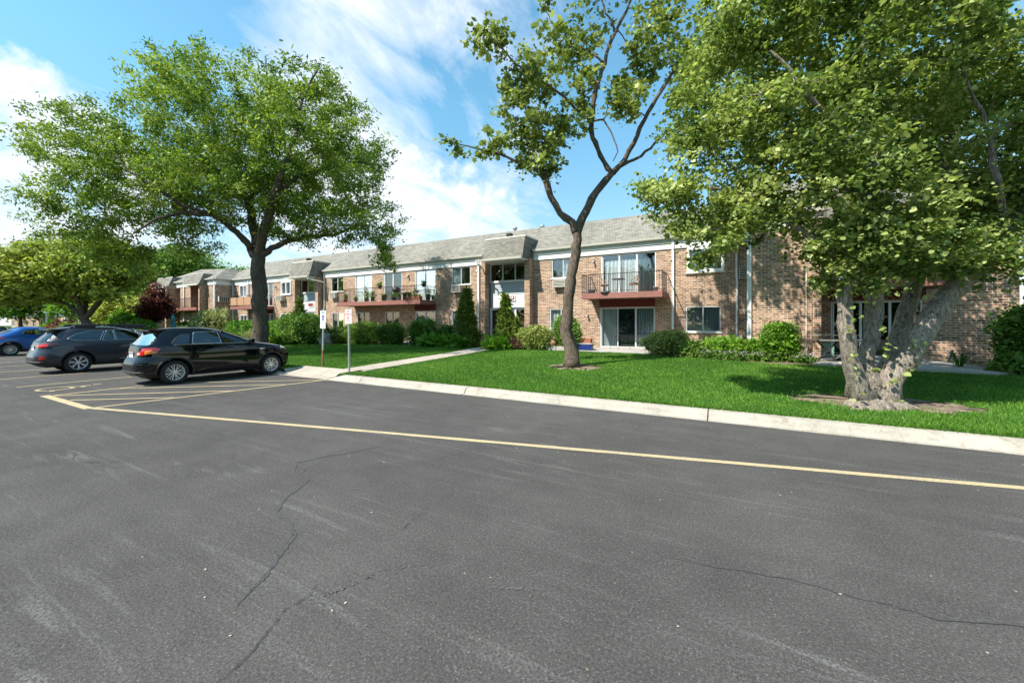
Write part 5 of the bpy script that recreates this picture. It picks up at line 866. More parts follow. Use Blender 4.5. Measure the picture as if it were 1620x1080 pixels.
for x, y, r, h, m, ph, lb in ((-25.35, 20.0, .13, .24, 'red', .45, 'red pot with a bushy plant at the left end of the long balcony'), (-24.6, 20.3, .10, .18, 'terra', .25, 'small pot with a sparse plant near the left end of the long balcony'), (-23.25, 20.1, .14, .28, 'pgreen', 1.0, 'green pot with the tallest plant before the left sliding door'), (-22.5, 20.0, .16, .34, 'pgreen', .38, 'bright green pot with short foliage beside the tall plant'), (-21.35, 19.98, .2, .42, 'pgreen', .12, 'wide lime green barrel pot left of the barbecue'), (-20.6, 20.15, .17, .26, 'black', .35, 'black pot with dark foliage right of the barbecue'), (-20.0, 20.0, .12, .22, 'pgrey', .3, 'pale grey pot with low leaves at mid balcony'), (-19.45, 19.98, .15, .44, 'pgreen', .10, 'tall lime green cylinder pot at mid balcony'), (-19.05, 20.0, .12, .3, 'signw', .3, 'white pot next to the tall lime cylinder'), (-18.75, 20.25, .16, .25, 'black', .6, 'black pot with a full round plant near the door'), (-24.1, 20.9, .14, .25, 'black', .55, 'dark pot with a drooping plant by the brick pier'), (-18.3, 21.0, .17, .4, 'pgreen', .55, 'large green pot in the right rear corner of the long balcony')):
    pot(lb, x, y, ZB, r, h, m, ph, group=PG, n=260 if ph > .2 else 120)
for x, lb in ((-18.95, 'terracotta trough with green leaves on the long balcony rail'), (-18.35, 'terracotta trough with orange flowers at the balcony right corner')):
    o = thing('window_box', lb, 'planter', (x, 19.9, ZB + .02), group='terracotta troughs'); MB().prism([(x - .28, ZB + .02), (x + .28, ZB + .02), (x + .3, ZB + .24), (x - .3, ZB + .24)], 19.87, 20.03).build('trough', M['terra'], o); P = rng.normal(size=(220, 3)) * np.array([.16, .05, .04]) + np.array([x, 19.95, ZB + .29]); leaves('foliage', P, .05, 'oval', M['leafb'], o)
    if 'orange' in lb: leaves('blossom', rng.normal(size=(70, 3)) * np.array([.12, .04, .02]) + np.array([x + .05, 19.95, ZB + .35]), .05, 'oval', M['yellowf'], o)
for x, y, z, lb in ((-21.9, 20.1, 4.15, 'hanging basket with bright leaves on the long balcony left of the middle door'), (-18.35, 20.6, 4.15, 'hanging basket with a trailing plant before the right sliding door')):
    o = pot(lb, x, y, z, .14, .16, 'black', .3, 'leafb', .2, name='hanging_basket', cat='hanging basket', group='hanging baskets'); MB().tube([(x, y, z + .16), (x, y + .01, 5.7)], .005, 4).build('chain', M['iron'], o)
o = thing('barbecue', 'black lidded barbecue on the long balcony before the middle door', 'barbecue', (-20.95, 20.7, ZB)); MB().lathe([(0, .55), (.16, .58), (.26, .70), (.28, .82), (.24, .96), (.12, 1.04), (0, 1.05)], 20, (-20.95, 20.7, ZB)).build('bowl', M['black'], o, True); MB().box(-20.64, -20.25, 20.5, 20.9, ZB + .8, ZB + .83).build('side_shelf', M['black'], o)
for dx, dy in ((-.18, -.15), (.18, -.15), (0, .2)): MB().tube([(-20.95 + dx * .6, 20.7 + dy * .6, ZB + .62), (-20.95 + dx * 1.3, 20.7 + dy * 1.3, ZB)], .014, 6).build('leg', M['black'], o)
# patio corner by the lower sliding door
o = thing('glazed_planter', 'cobalt blue glazed tub with brown trough beside the patio door', 'planter', (-6.55, 18.75, .44)); MB().box(-6.95, -6.15, 18.6, 18.98, .447, .74).build('tub', M['pblue'], o, bevel=.04); MB().box(-7.0, -6.1, 18.57, 19.0, .745, .79).build('rim', M['pgrey'], o, bevel=.01); MB().box(-6.8, -6.2, 18.68, 18.92, .792, 1.02).build('trough', M['terra'], o, bevel=.01)
for i, (x, lb) in enumerate(((-8.05, 'pale concrete block under the small urn'), (-7.5, 'grey concrete block touching the blue planter'))): o = MB().box(x - .26, x + .26, 18.15, 18.4, .40, .62).build('concrete_block', M['slab'], None, bevel=.012); tag(o, lb, 'block')
o = thing('urn', 'small brass-coloured urn standing on the concrete block', 'urn', (-8.0, 18.28, .62)); MB().lathe([(0, 0), (.09, 0), (.10, .03), (.17, .12), (.18, .22), (.13, .27), (.15, .3), (0, .3)], 18, (-8.0, 18.28, .625)).build('bowl', M['wicker'], o, True); MB().tube([(-8.14, 18.28, .85), (-8.14, 18.28, 1.5), (-7.9, 18.28, 1.52), (-7.86, 18.28, .85)], .01, 6).build('frame', M['galv'], o)
for i, (x, lb) in enumerate(((-5.9, 'white stone at the patio door sill, leftmost'), (-5.5, 'white stone at the patio door sill beneath the screen'), (-4.9, 'white stone at the patio door sill, rightmost'))):
    bm = bmesh.new(); bmesh.ops.create_icosphere(bm, subdivisions=2, radius=.07); me = bpy.data.meshes.new('stone')
    for v in bm.verts: v.co.z *= .55; v.co *= 1 + .15 * math.sin(v.co.x * 60 + i)
    bm.to_mesh(me); bm.free(); me.materials.append(M['pgrey']); s_ = bpy.data.objects.new('stone', me); COL.objects.link(s_); s_.location = (x, 20.9, .48); tag(s_, lb, 'stone', 'white stones by the sill')
# right patio: picnic table, covered parasol, box
o = thing('patio_table', 'grey wooden table with crossed legs on the right patio', 'table', (3.05, 17.3, .455)); MB().box(2.35, 3.75, 16.95, 17.65, 1.16, 1.20).build('tabletop', M['wood'], o, bevel=.006); MB().box(2.3, 3.6, 17.75, 17.95, 1.33, 1.36).build('shelf', M['wood'], o)
for x in (2.55, 3.5):
    MB().tube([(x - .25, 17.1, .46), (x + .3, 17.1, 1.16)], .04, 4).tube([(x + .3, 17.15, .46), (x - .25, 17.15, 1.16)], .04, 4).build('leg', M['black'], o)
o = thing('closed_parasol', 'closed brown parasol in its cover standing on the right patio', 'parasol', (3.15, 18.0, .455)); MB().lathe([(.05, 1.25), (.13, 1.3), (.16, 1.5), (.13, 1.9), (.12, 2.1), (.07, 2.35), (.02, 2.45)], 10, (3.15, 18.0, 0)).build('canopy', M['brownc'], o, True); MB().tube([(3.15, 18, .455), (3.15, 18, 2.5)], .02, 8).build('pole', M['iron'], o); MB().lathe([(0, .455), (.25, .455), (.24, .51), (.05, .54), (0, .54)], 18, (3.15, 18, 0)).build('base', M['black'], o)
o = MB().box(2.72, 3.1, 19.2, 19.42, .46, 1.0).build('storage_box', plain('sage_paint', (.20, .34, .25), .7), None, bevel=.01); tag(o, 'sage green box standing against the brick pillar', 'box')
o = MB().box(6.15, 6.45, 18.75, 19.05, .46, .68).build('carton', plain('cardboard', (.42, .36, .22), .85), None, bevel=.008); tag(o, 'small tan carton on the ground by the corner wall', 'box')
o = MB().prism([(0, 0), (.07, 0), (.16, .42), (.1, .42)], 18.6, 18.62).build('leaning_board', plain('slate_board', (.06, .09, .12), .6), None); o.location = (5.98, .1, .46); tag(o, 'dark blue board leaning on the carton', 'board')
o = MB().tube([(2.1, 18.3, .42), (2.25, 18.55, 1.15)], .018, 6).tube([(2.0, 18.25, .42), (2.22, 18.6, 1.05)], .012, 6).build('garden_stakes', M['wood'], None); tag(o, 'bundle of weathered sticks leaning on the brick pillar', 'sticks')
# teal parasol far left
x, y = -44.0, 16.6; o = thing('closed_parasol', 'closed teal parasol by the far brick wing', 'parasol', (x, y, .4)); MB().lathe([(.28, .55), (.24, .9), (.16, 1.5), (.10, 2.1), (.13, 2.25), (.09, 2.35), (.02, 2.6)], 10, (x, y, 0)).build('canopy', M['teal'], o, True); MB().tube([(x, y, .3), (x, y, 2.7)], .025, 6).build('pole', M['iron'], o)
# things on the lawn by the hedge
o = thing('folding_chair', 'white folded garden chair half hidden at the hedge end', 'chair', (-17.6, 18.3, .4)); mb = MB()
for dx in (0, .3): mb.tube([(-17.75 + dx, 18.2, .4), (-17.6 + dx, 18.35, 1.15)], .015, 6)
mb.build('frame', M['white'], o); MB().box(-17.72, -17.35, 18.22, 18.25, .8, .84).box(-17.68, -17.32, 18.26, 18.29, .95, .99).build('backrest', M['white'], o)
o = MB().box(-19.3, -18.0, 19.0, 19.5, .456, .50).build('tarp', plain('blue_tarp', (.02, .06, .22), .6), None, bevel=.015); tag(o, 'blue folded tarp on the patio behind the hedge', 'tarp')
# ---------------------------------------------------------------- cars
def carmat(name, col, metal=.0, rough=.25, coat=1.):
    m, t = mat(name); n = t.noise(pos(t), 900, 2); c = t.mix(n, tuple(x * .9 for x in col), tuple(x * 1.1 for x in col)); t.link(c, t.bsdf.inputs['Base Color'])
    t.bsdf.inputs['Metallic'].default_value = metal; t.bsdf.inputs['Roughness'].default_value = rough; t.bsdf.inputs['Coat Weight'].default_value = coat; t.bsdf.inputs['Coat Roughness'].default_value = .02; return m
M['cblack'] = carmat('black_car_paint', (.004, .004, .006), 0, .03, 0.); M['cgrey'] = carmat('dark_grey_car_paint', (.028, .031, .042), .4, .35, .6); M['cblue'] = carmat('blue_car_paint', (.006, .085, .30), .3, .3, .6); M['csilver'] = carmat('champagne_car_paint', (.50, .47, .42), .5, .35)
M['clad'] = plain('cladding', (.02, .02, .021), .6); M['tyre'] = plain('tyre_rubber', (.018, .018, .018), .85); M['rim'] = plain('alloy_rim', (.72, .71, .68), .35, .5); M['rimd'] = plain('rim_dark', (.02, .02, .022), .5); M['chrome'] = plain('chrome', (.62, .63, .64), .15, 1.0, var=.02)
M['cglass'] = glass_mat('car_glass', (.16, .19, .17), .10); M['cglassc'] = glass_mat('car_front_glass', (.45, .55, .48), .10); M['lampr'] = plain('red_lamp_lens', (.50, .012, .010), .12, coat=1, var=.05); M['lampo'] = plain('amber_lamp_lens', (.75, .22, .02), .12, coat=1); M['lampw'] = plain('clear_lamp_lens', (.6, .6, .62), .1, coat=1); M['seat'] = plain('car_seat', (.02, .02, .022), .8)
def smp(spec, z):
    a = np.array(spec); return [float(np.interp(z, a[:, 0], a[:, i])) for i in (1, 2, 3)]
def sgnp(v, p): return math.copysign(abs(v) ** p, v)
def make_car(name, label, spec, paint, wheels, wr, ww, feats, x, y, rz, nexp=5., cladz=.0, rails=False, dz0=.20, wheelkind=0, group=None):
    o = thing(name, label, 'car', (x, y, 0), rz, group, local=True); zt = spec[-1][0]; zs = []
    for a, b in zip(spec[:-1], spec[1:]):
        n = max(2, int((b[0] - a[0]) / .022)) if b[0] < .95 else max(3, int((b[0] - a[0]) / .012)); zs += [a[0] + (b[0] - a[0]) * i / n for i in range(n)]
    zs.append(zt); raw = np.array([smp(spec, z) for z in zs]); k = np.array([1, 2, 3, 2, 1.]) / 9; sm = raw.copy()
    for c in range(3): q = np.pad(raw[:, c], 2, 'edge'); sm[:, c] = np.convolve(q, k, 'valid')
    def ex(z): return nexp if z < .95 else nexp - 1.2 * min(1, (z - .95) / .4)
    def prm(z): return [float(np.interp(z, zs, sm[:, c])) for c in range(3)]
    N = 240; ang = np.linspace(0, 2 * math.pi, 2000, endpoint=False); V = []
    def outline(z):
        s0, s1, W = prm(z); e = 2 / ex(z); m_, L = (s0 + s1) / 2, (s1 - s0) / 2; p = np.stack([m_ + L * np.sign(np.cos(ang)) * np.abs(np.cos(ang)) ** e, W * np.sign(np.sin(ang)) * np.abs(np.sin(ang)) ** e], 1)
        d = np.linalg.norm(np.roll(p, -1, 0) - p, axis=1); cs = np.concatenate([[0], np.cumsum(d)]); t_ = np.linspace(0, cs[-1], N, endpoint=False); pp = np.vstack([p, p[:1]]); return np.stack([np.interp(t_, cs, pp[:, 0]), np.interp(t_, cs, pp[:, 1])], 1)
    for z in zs: V += [(a, b, z) for a, b in outline(z)]
    V = np.array(V)
    def side(s, z, off=.004, sg=-1):
        s0, s1, W = prm(z); m_, L = (s0 + s1) / 2, (s1 - s0) / 2; u = min(.9999, abs(s - m_) / L); e = ex(z); return (s, sg * (W * (1 - u ** e) ** (1 / e) + off), z)
    def rear(yv, z, off=.004, fr=False):
        s0, s1, W = prm(z); m_, L = (s0 + s1) / 2, (s1 - s0) / 2; e = ex(z); u = min(.9999, abs(yv) / W); q = L * (1 - u ** e) ** (1 / e) + off; return (m_ + (q if fr else -q), yv, z)
    # holes: wheel arches and side windows
    R_ = wr + .075; holes = [f for f in feats if f[0] == 'win']; F = []; kill = np.zeros(len(V), bool)
    for sx, zc in wheels:
        d = np.hypot(V[:, 0] - sx, V[:, 2] - zc); kill |= (d < R_) & (np.abs(V[:, 1]) > .45)
    wk = np.zeros(len(V), bool)
    for f in holes: c = np.mean(f[1], 0); poly = [tuple(c + (np.array(p) - c) * .93) for p in f[1]]; wk |= inside(V[:, 0], V[:, 2], poly) & (np.abs(V[:, 1]) > .3)
    rk = [f for f in feats if f[0] == 'rwin']
    for f in rk: c = np.mean(f[1], 0); poly = [tuple(c + (np.array(p) - c) * .93) for p in f[1]]; wk |= inside(V[:, 1], V[:, 2], poly) & (V[:, 0] < prm(1.2)[0] + .6)
    m_ = len(zs)
    for j in range(m_ - 1):
        for i in range(N):
            q = (j * N + i, j * N + (i + 1) % N, (j + 1) * N + (i + 1) % N, (j + 1) * N + i)
            if kill[list(q)].all() or wk[list(q)].any(): continue
            F.append(q)
    # snap the arch edge onto a true circle
    used = kill.copy()
    for sx, zc in wheels:
        d = np.hypot(V[:, 0] - sx, V[:, 2] - zc); w_ = (d < R_) & (np.abs(V[:, 1]) > .45); s_ = R_ / np.maximum(d[w_], 1e-3); V[w_, 0] = sx + (V[w_, 0] - sx) * s_; V[w_, 2] = np.maximum(zc + (V[w_, 2] - zc) * s_, zs[0])
    low, top = [], []
    for f in F: (low if V[list(f), 2].mean() < cladz else top).append(f)
    mb = MB(); mb.v = [tuple(v) for v in V]; mb.f = top + [tuple((m_ - 1) * N + i for i in range(N))]; body = mb.build('body', M[paint], o, True)
    if low: mb = MB(); mb.v = [tuple(v) for v in V]; mb.f = low; mb.build('cladding', M['clad'], o, True)
    s0, s1, W = prm(.3); MB().box(s0 + .15, s1 - .15, -.62, .62, zs[0] - .01, .55).build('underbody', M['black'], o)
    # interior
    it = MB()
    for s_, w2 in ((1.95 * s1 / 4.3, .6), (2.85 * s1 / 4.3 - .1, .6)):
        for sg in (-.38, .38): it.box(s_ - .25, s_ + .2, sg - .24, sg + .24, .55, .75).prism([(s_ - .3, .6), (s_ - .16, .6), (s_ - .3, 1.22), (s_ - .42, 1.22)], sg - .23, sg + .23).box(s_ - .42, s_ - .33, sg - .12, sg + .12, 1.25, 1.42)
    it.build('seats', M['seat'], o, bevel=.03)
    def fill(poly, fn, nm, mt, par, rings=4, off=.004, **kw):
        c = np.mean(poly, 0); P = []
        for a, b in zip(poly, list(poly[1:]) + [poly[0]]):
            n = max(1, int(math.dist(a, b) / .06)); P += [np.array(a) + (np.array(b) - np.array(a)) * k_ / n for k_ in range(n)]
        mb = MB(); n = len(P); mb.v.append(fn(*c, off, **kw))
        for r_ in range(1, rings + 1): mb.v += [fn(*(c + (p - c) * r_ / rings), off, **kw) for p in P]
        for i in range(n):
            mb.f.append((0, 1 + i, 1 + (i + 1) % n))
            for r_ in range(rings - 1): a = 1 + r_ * n; mb.f.append((a + i, a + n + i, a + n + (i + 1) % n, a + (i + 1) % n))
        return mb.build(nm, M[mt], par, True)
    def strip(pts, fn, nm, mt, par, r=.006, **kw): return MB().tube([fn(*p, kw.get('off', .002), **{k_: v for k_, v in kw.items() if k_ != 'off'}) for p in pts], r, 6).build(nm, M[mt], par, True)
    def dens(pts, d=.06):
        out = []
        for a, b in zip(pts[:-1], pts[1:]): n = max(1, int(math.dist(a, b) / d)); out += [tuple(np.array(a) + (np.array(b) - np.array(a)) * i / n) for i in range(n)]
        return out + [pts[-1]]
    for f in feats:
        k_ = f[0]
        if k_ == 'win':
            for sg in (-1, 1): g = fill(f[1], side, 'side_window', f[2], o, sg=sg); strip(dens(list(f[1]) + [f[1][0]]), side, 'window_trim', f[3], g, .009, sg=sg)
        elif k_ == 'rwin': g = fill(f[1], rear, 'rear_window', f[2], o); strip(dens(list(f[1]) + [f[1][0]]), rear, 'window_trim', 'black', g, .012)
        elif k_ == 'fwin': fill(f[1], rear, 'windscreen', 'cglassc', o, fr=True)
        elif k_ == 'side':
            for sg in (-1, 1): fill(f[1], side, f[2], f[3], o, off=f[4] if len(f) > 4 else .006, sg=sg)
        elif k_ == 'rear': fill(f[1], rear, f[2], f[3], o, off=f[4] if len(f) > 4 else .006)
        elif k_ == 'rear2':
            for sg in (-1, 1): fill([(p[0] * sg, p[1]) for p in f[1]], rear, f[2], f[3], o, off=f[4] if len(f) > 4 else .006)
        elif k_ == 'seam':
            for sg in (-1, 1): strip(dens(f[1]), side, 'door_seam', 'black', o, f[2] if len(f) > 2 else .004, sg=sg, off=-.001)
        elif k_ == 'chrome':
            for sg in (-1, 1): strip(dens(f[1]), side, 'chrome_strip', 'chrome', o, f[2] if len(f) > 2 else .008, sg=sg)
        elif k_ == 'handle':
            for sg in (-1, 1): q = side(f[1], f[2], .03, sg); MB().box(q[0] - .09, q[0] + .09, q[1] - .012, q[1] + .012, q[2] - .014, q[2] + .014).build('door_handle', M[f[3]], o, bevel=.006)
        elif k_ == 'mirror':
            for sg in (-1, 1): q = side(f[1], f[2], .0, sg); MB().box(q[0] - .06, q[0] + .07, min(q[1] + sg * .03, q[1] + sg * .23), max(q[1] + sg * .03, q[1] + sg * .23), q[2] - .02, q[2] + .12).build('wing_mirror', M[paint], o, bevel=.03)
        elif k_ == 'plate': q = rear(f[1], f[2], .012); pl_ = MB().box(q[0] - .004, q[0], f[1] - .15, f[1] + .15, f[2] - .075, f[2] + .075).build('number_plate', M['signw'], o, bevel=.003); MB().box(q[0] - .007, q[0] - .005, f[1] - .13, f[1] + .13, f[2] + .025, f[2] + .06).build('plate_band', M['blue'], pl_)
        elif k_ == 'spoiler': a, b, w2, z_ = f[1:]; MB().prism([(a, z_ - .035), (a, z_ - .01), (b, z_ + .03), (b, z_ - .05)], -w2, w2).build('roof_spoiler', M[paint], o, bevel=.012)
        elif k_ == 'pipe': MB().tube([(f[1] + .25, f[2], f[3]), (f[1], f[2], f[3])], .035, 10).build('exhaust_pipe', M['chrome'], o)
        elif k_ == 'bumper': MB().tube([rear(yv, f[1], .012) for yv in np.linspace(-f[2], f[2], 15)], f[3], 8).build('bumper_trim', M[f[4]], o, True)
        elif k_ == 'wiper': MB().tube([rear(-.05, f[1], .03), rear(.38, f[1] + .03, .03)], .01, 6).build('wiper', M['black'], o)
    for sx, zc in wheels:
        for sg in (-1, 1):
            a_ = MB(); P = []
            for i in range(33): a = R(-22 + i * 224 / 32); P.append(side(sx + (R_ + .012) * math.cos(a), max(zs[0] + .02, zc + (R_ + .012) * math.sin(a)), .0, sg))
            a_.tube(P, .026, 8).build('wheel_arch_trim', M['clad'], o, True)
            li = MB(); n = 24
            for i in range(n + 1): a = R(-15 + i * 210 / n); c_, s_ = sx + R_ * math.cos(a), max(zc - .1, zc + R_ * math.sin(a)); li.v += [(c_, sg * (W - .03), s_), (c_, sg * .5, s_)]
            li.f = [(2 * i, 2 * i + 1, 2 * i + 3, 2 * i + 2) for i in range(n)]; li.build('wheel_well', M['black'], o)
            yo = sg * (W - .015); yi = sg * (W - .015 - ww); ws = []
            w_ = MB().lathe([(wr * .66, yo), (wr * .70, yo + sg * .012), (wr * .93, yo + sg * .006), (wr, yo - sg * .035), (wr, yi + sg * .03), (wr * .93, yi), (wr * .64, yi)], 48, (sx, 0, zc), 'y').build('wheel', M['tyre'], o, True)
            MB().lathe([(wr * .685, yo - sg * .004), (wr * .66, yo + sg * .004), (wr * .635, yo - sg * .012), (wr * .62, yo - sg * .08), (wr * .6, yo - sg * .15)], 48, (sx, 0, zc), 'y').build('rim', M['rim'], w_, True)
            MB().lathe([(0, yo - sg * .07), (wr * .62, yo - sg * .09)], 24, (sx, 0, zc), 'y').build('brake_disc', M['rimd'], w_); sp = MB(); ns = 8 if wheelkind == 0 else 7
            for i in range(ns):
                a0 = 2 * math.pi * i / ns + .3
                for da in ((-.16, .16) if wheelkind == 0 else (-.07, .07)):
                    def pt(r_, a, yy): return (sx + r_ * math.cos(a), yy, zc + r_ * math.sin(a))
                    b_ = wr * .024 if wheelkind == 0 else wr * .032; r0, rm, r1 = wr * .12, wr * .38, wr * .655; am, a1 = a0 + da * .9, a0 + da * (1.15 if wheelkind == 0 else 2.0)
                    q = []
                    for r_, a, d_ in ((r0, a0, .022), (rm, am, .016), (r1, a1, .006)):
                        u = np.array([-math.sin(a), 0, math.cos(a)]) * b_; c_ = np.array(pt(r_, a, yo - sg * d_)); q += [c_ + u, c_ - u, c_ - u - np.array([0, sg * .03, 0]), c_ + u - np.array([0, sg * .03, 0])]
                    sp.add(q, [(0, 1, 5, 4), (1, 2, 6, 5), (3, 0, 4, 7), (4, 5, 9, 8), (5, 6, 10, 9), (7, 4, 8, 11)])
            sp.lathe([(0, yo - sg * .008), (wr * .15, yo - sg * .012), (wr * .17, yo - sg * .03)], 20, (sx, 0, zc), 'y').build('spokes', M['rim'], w_)
    if rails:
        for sg in (-1, 1):
            yv = sg * .62; MB().tube([(.85, yv, zt - .06), (.98, yv, zt + .03), (1.3, yv, zt + .055), (2.4, yv, zt + .05), (2.9, yv, zt + .02), (3.05, yv * 1.02, zt - .08)], [.03, .032, .028, .028, .03, .02], 8).build('roof_rail', M['black'], o, True)
            MB().box(.98, 1.5, yv - .02, yv + .02, zt - .08, zt + .045).box(2.35, 2.9, yv - .02, yv + .02, zt - .1, zt + .035).build('rail_mount', M['black'], o)
    return o
sA = [(.22, .22, 4.10, .78), (.30, .06, 4.24, .855), (.42, .0, 4.28, .88), (.58, .0, 4.295, .885), (.70, .035, 4.28, .885), (.80, .10, 4.22, .88), (.90, .11, 4.15, .878), (.97, .12, 4.02, .872), (1.03, .13, 3.78, .866), (1.09, .145, 3.45, .858), (1.13, .16, 3.20, .848), (1.19, .22, 3.02, .828), (1.30, .30, 2.80, .79), (1.40, .375, 2.54, .76), (1.50, .43, 2.28, .725), (1.56, .48, 2.06, .685), (1.60, .58, 1.86, .62), (1.625, .78, 1.66, .48), (1.634, 1.0, 1.45, .25)]
fA = [('win', [(.74, 1.17), (1.16, 1.16), (1.22, 1.455), (1.02, 1.435), (.86, 1.32)], 'cglass', 'black'), ('win', [(1.24, 1.155), (2.00, 1.15), (1.93, 1.51), (1.30, 1.485)], 'cglass', 'chrome'), ('win', [(2.08, 1.15), (3.04, 1.155), (2.80, 1.30), (2.52, 1.44), (2.34, 1.50), (2.02, 1.51)], 'cglassc', 'black'),
      ('rwin', [(-.68, 1.13), (.68, 1.13), (.58, 1.49), (-.58, 1.49)], 'cglass'), ('fwin', [(-.68, 1.18), (.68, 1.18), (.56, 1.48), (-.56, 1.48)]), ('seam', [(1.22, 1.14), (1.22, .85), (1.28, .55), (1.32, .36)]), ('seam', [(2.04, 1.09), (2.04, .34)]), ('seam', [(3.04, 1.06), (3.02, .6), (2.98, .34)]), ('seam', [(1.32, .345), (2.98, .34)]), ('seam', [(.55, .93), (1.0, .945), (2.0, .935), (3.2, .90)], .003),
      ('chrome', [(.80, 1.14), (2.0, 1.13), (2.98, 1.135)], .008), ('handle', 1.42, 1.0, 'cblack'), ('handle', 2.22, 1.0, 'cblack'), ('mirror', 2.84, 1.13), ('spoiler', .30, .72, .62, 1.57), ('plate', 0, .86), ('pipe', .06, -.42, .27), ('wiper', 1.14), ('bumper', .38, .72, .025, 'clad'), ('bumper', .60, .80, .02, 'cblack'),
      ('rear2', [(.40, .86), (.62, .86), (.79, .92), (.80, 1.05), (.66, 1.02), (.42, .94)], 'tail_lamp', 'lampr', .014), ('rear2', [(.66, .88), (.78, .92), (.78, .96), (.66, .93)], 'indicator_lamp', 'lampo', .018), ('rear2', [(.44, .88), (.54, .88), (.54, .93), (.44, .92)], 'reversing_lamp', 'lampw', .018), ('side', [(.19, .92), (.46, 1.05), (.40, 1.08), (.14, 1.04)], 'tail_lamp', 'lampr', .014), ('side', [(.18, .92), (.36, .98), (.32, 1.01), (.16, .98)], 'indicator_lamp', 'lampo', .018),
      ('side', [(3.82, .90), (4.12, .84), (4.08, .92), (3.88, .97)], 'headlamp', 'lampw', .010), ('side', [(3.98, .86), (4.12, .84), (4.09, .89), (4.0, .91)], 'indicator_lamp', 'lampo', .014), ('side', [(3.12, .90), (3.30, .895), (3.29, .925), (3.12, .93)], 'side_badge', 'chrome', .005)]
make_car('black_car', 'black compact crossover parked nose to the kerb, nearest the camera', sA, 'cblack', ((.84, .342), (3.51, .342)), .342, .22, fA, -15.08, 4.62, R(87.2), cladz=.31)
sB = [(.24, .25, 4.62, .80), (.32, .08, 4.78, .88), (.45, .0, 4.84, .915), (.60, .0, 4.86, .925), (.74, .06, 4.84, .925), (.86, .11, 4.78, .918), (.97, .12, 4.64, .91), (1.04, .14, 4.3, .90), (1.10, .17, 3.76, .885), (1.15, .20, 3.44, .87), (1.23, .28, 3.18, .835), (1.34, .38, 2.92, .80), (1.46, .48, 2.65, .765), (1.54, .56, 2.4, .72), (1.59, .64, 2.2, .66), (1.625, .8, 2.0, .54), (1.64, 1.1, 1.8, .3)]
fB = [('win', [(.74, 1.21), (.98, 1.15), (1.56, 1.14), (1.70, 1.49), (1.3, 1.48), (.98, 1.38)], 'cglass', 'chrome'), ('win', [(1.62, 1.14), (1.98, 1.14), (1.92, 1.50), (1.76, 1.50)], 'cglass', 'chrome'), ('win', [(2.02, 1.14), (2.72, 1.14), (2.66, 1.52), (1.96, 1.51)], 'cglass', 'chrome'), ('win', [(2.80, 1.14), (3.50, 1.15), (3.2, 1.31), (2.92, 1.47), (2.72, 1.52)], 'cglassc', 'chrome'),
      ('rwin', [(-.68, 1.12), (.68, 1.12), (.56, 1.44), (-.56, 1.44)], 'cglass'), ('fwin', [(-.7, 1.14), (.7, 1.14), (.58, 1.5), (-.58, 1.5)]), ('seam', [(1.72, 1.08), (1.74, .85), (1.86, .6), (1.9, .4)]), ('seam', [(2.76, 1.08), (2.76, .38)]), ('seam', [(3.6, 1.06), (3.55, .6), (3.5, .4)]), ('seam', [(1.86, .39), (3.5, .385)]), ('handle', 2.0, .96, 'cgrey'), ('handle', 2.95, .96, 'cgrey'), ('mirror', 3.3, 1.08), ('spoiler', .34, .84, .64, 1.55), ('plate', 0, .88),
      ('rear2', [(.38, .93), (.72, .93), (.80, .96), (.82, 1.05), (.72, 1.05), (.42, 1.02)], 'tail_lamp', 'lampr', .012), ('side', [(.22, .94), (.60, .99), (.50, 1.03), (.18, 1.05)], 'tail_lamp', 'rimd', .010), ('side', [(.21, .95), (.32, .96), (.30, 1.03), (.19, 1.04)], 'brake_lamp', 'lampr', .014), ('rear2', [(.68, .50), (.80, .50), (.80, .62), (.68, .62)], 'reflector', 'lampr', .012), ('side', [(.0, .35), (.44, .42), (.58, .62), (.30, .72), (.06, .60)], 'bumper_corner', 'clad', .006), ('bumper', .42, .76, .03, 'clad'), ('side', [(2.1, .44), (2.6, .44), (2.6, .46), (2.1, .455)], 'sill_badge', 'chrome', .006)]
make_car('grey_wagon', 'dark grey estate car with black roof rails between the black and blue cars', sB, 'cgrey', ((1.02, .36), (3.765, .36)), .36, .23, fB, -21.33, 3.97, R(89), cladz=.42, rails=True, wheelkind=1)
sC = [(.20, .25, 4.15, .78), (.30, .08, 4.28, .86), (.45, .02, 4.34, .89), (.60, .0, 4.36, .90), (.75, .06, 4.34, .90), (.88, .12, 4.24, .89), (.96, .16, 4.0, .875), (1.01, .20, 3.6, .86), (1.06, .26, 3.25, .845), (1.15, .42, 3.0, .81), (1.26, .64, 2.75, .77), (1.36, .84, 2.45, .73), (1.45, 1.0, 2.2, .68), (1.51, 1.12, 2.0, .61), (1.545, 1.3, 1.8, .48), (1.555, 1.5, 1.65, .25)]
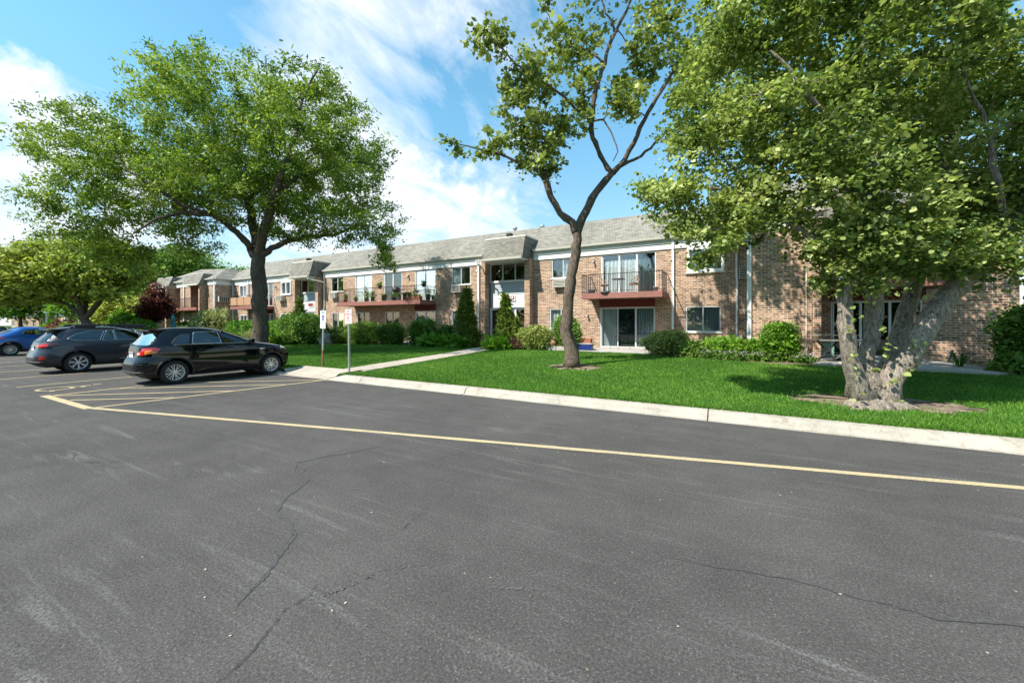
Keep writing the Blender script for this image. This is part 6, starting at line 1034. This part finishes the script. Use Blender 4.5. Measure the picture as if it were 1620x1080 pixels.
fC = [('win', [(1.18, 1.16), (1.9, 1.09), (1.84, 1.42), (1.40, 1.36)], 'cglassc', 'black'), ('win', [(1.98, 1.08), (3.0, 1.08), (2.6, 1.32), (2.36, 1.42), (1.92, 1.43)], 'cglassc', 'black'), ('rwin', [(-.62, 1.10), (.62, 1.10), (.52, 1.36), (-.52, 1.36)], 'cglass'), ('fwin', [(-.68, 1.12), (.68, 1.12), (.56, 1.42), (-.56, 1.42)]), ('seam', [(1.1, 1.05), (1.15, .8), (1.3, .45)]), ('seam', [(1.94, 1.06), (1.94, .34)]), ('seam', [(3.1, 1.04), (3.0, .34)]), ('side', [(.18, .88), (.62, .98), (.5, 1.02), (.16, .96)], 'tail_lamp', 'lampr', .010), ('rear2', [(.4, .88), (.8, .88), (.8, .98), (.4, .95)], 'tail_lamp', 'lampr', .010), ('handle', 2.15, .93, 'cblue'), ('mirror', 2.85, 1.06), ('plate', 0, .7)]
make_car('blue_car', 'bright blue sloping-roof crossover partly behind the grey estate', sC, 'cblue', ((.80, .34), (3.44, .34)), .34, .22, fC, -34.65, 4.87, R(90), cladz=.36)
make_car('silver_car', 'pale champagne car roof beyond the blue car at the left edge', [(a, b, c, d) for a, b, c, d in sB], 'csilver', ((1.02, .34), (3.765, .34)), .34, .22, [(f[0], f[1], f[2], f[3]) if f[0] == 'win' else f for f in fB if f[0] in ('win', 'rwin', 'fwin', 'seam', 'plate')], -40.6, 3.9, R(90), cladz=.3)

# trees across the parking lot, mirrored in windows and paint
for i, (x, y, h, lb) in enumerate([(-30, -24, 11, 'tree across the lot opposite the parked cars'), (-16, -28, 12, 'tree across the lot opposite the entrance'), (-2, -27, 12, 'tree across the lot opposite the forked maple'), (13, -26, 12, 'tree across the lot opposite the linden'), (-45, -22, 11, 'tree across the lot far to the west'), (8, -34, 13, 'taller tree behind the row across the lot'), (-24, -33, 13, 'taller tree behind the row opposite the cars')]):
    simple_tree('background_tree', lb, x, y, h, [(0, 0, h * .48, h * .5, 4.5, h * .47)], 260, 55, .5, 'oval', M['leafg'], .0, (0, 0), .3, 1.5, group='trees across the lot')

for i, (x, y, h, lb) in enumerate([(-90, 16, 9, 'leafy tree screening the low dark brick block, right one'), (-104, 16, 10, 'leafy tree screening the low dark brick block, left one'), (-68, 19.5, 8, 'bushy tree between the carport and the second brick block'), (-72, 30, 12, 'tree rising over the second brick block roof')]):
    simple_tree('background_tree', lb, x, y, h, [(0, 0, h * .6, h * .5, 3.5, h * .36)], 200, 55, .34, 'oval', M['leafb'], .0, (0, 0), .2, 1.1, group='trees beyond the parking lot', fork=.35)
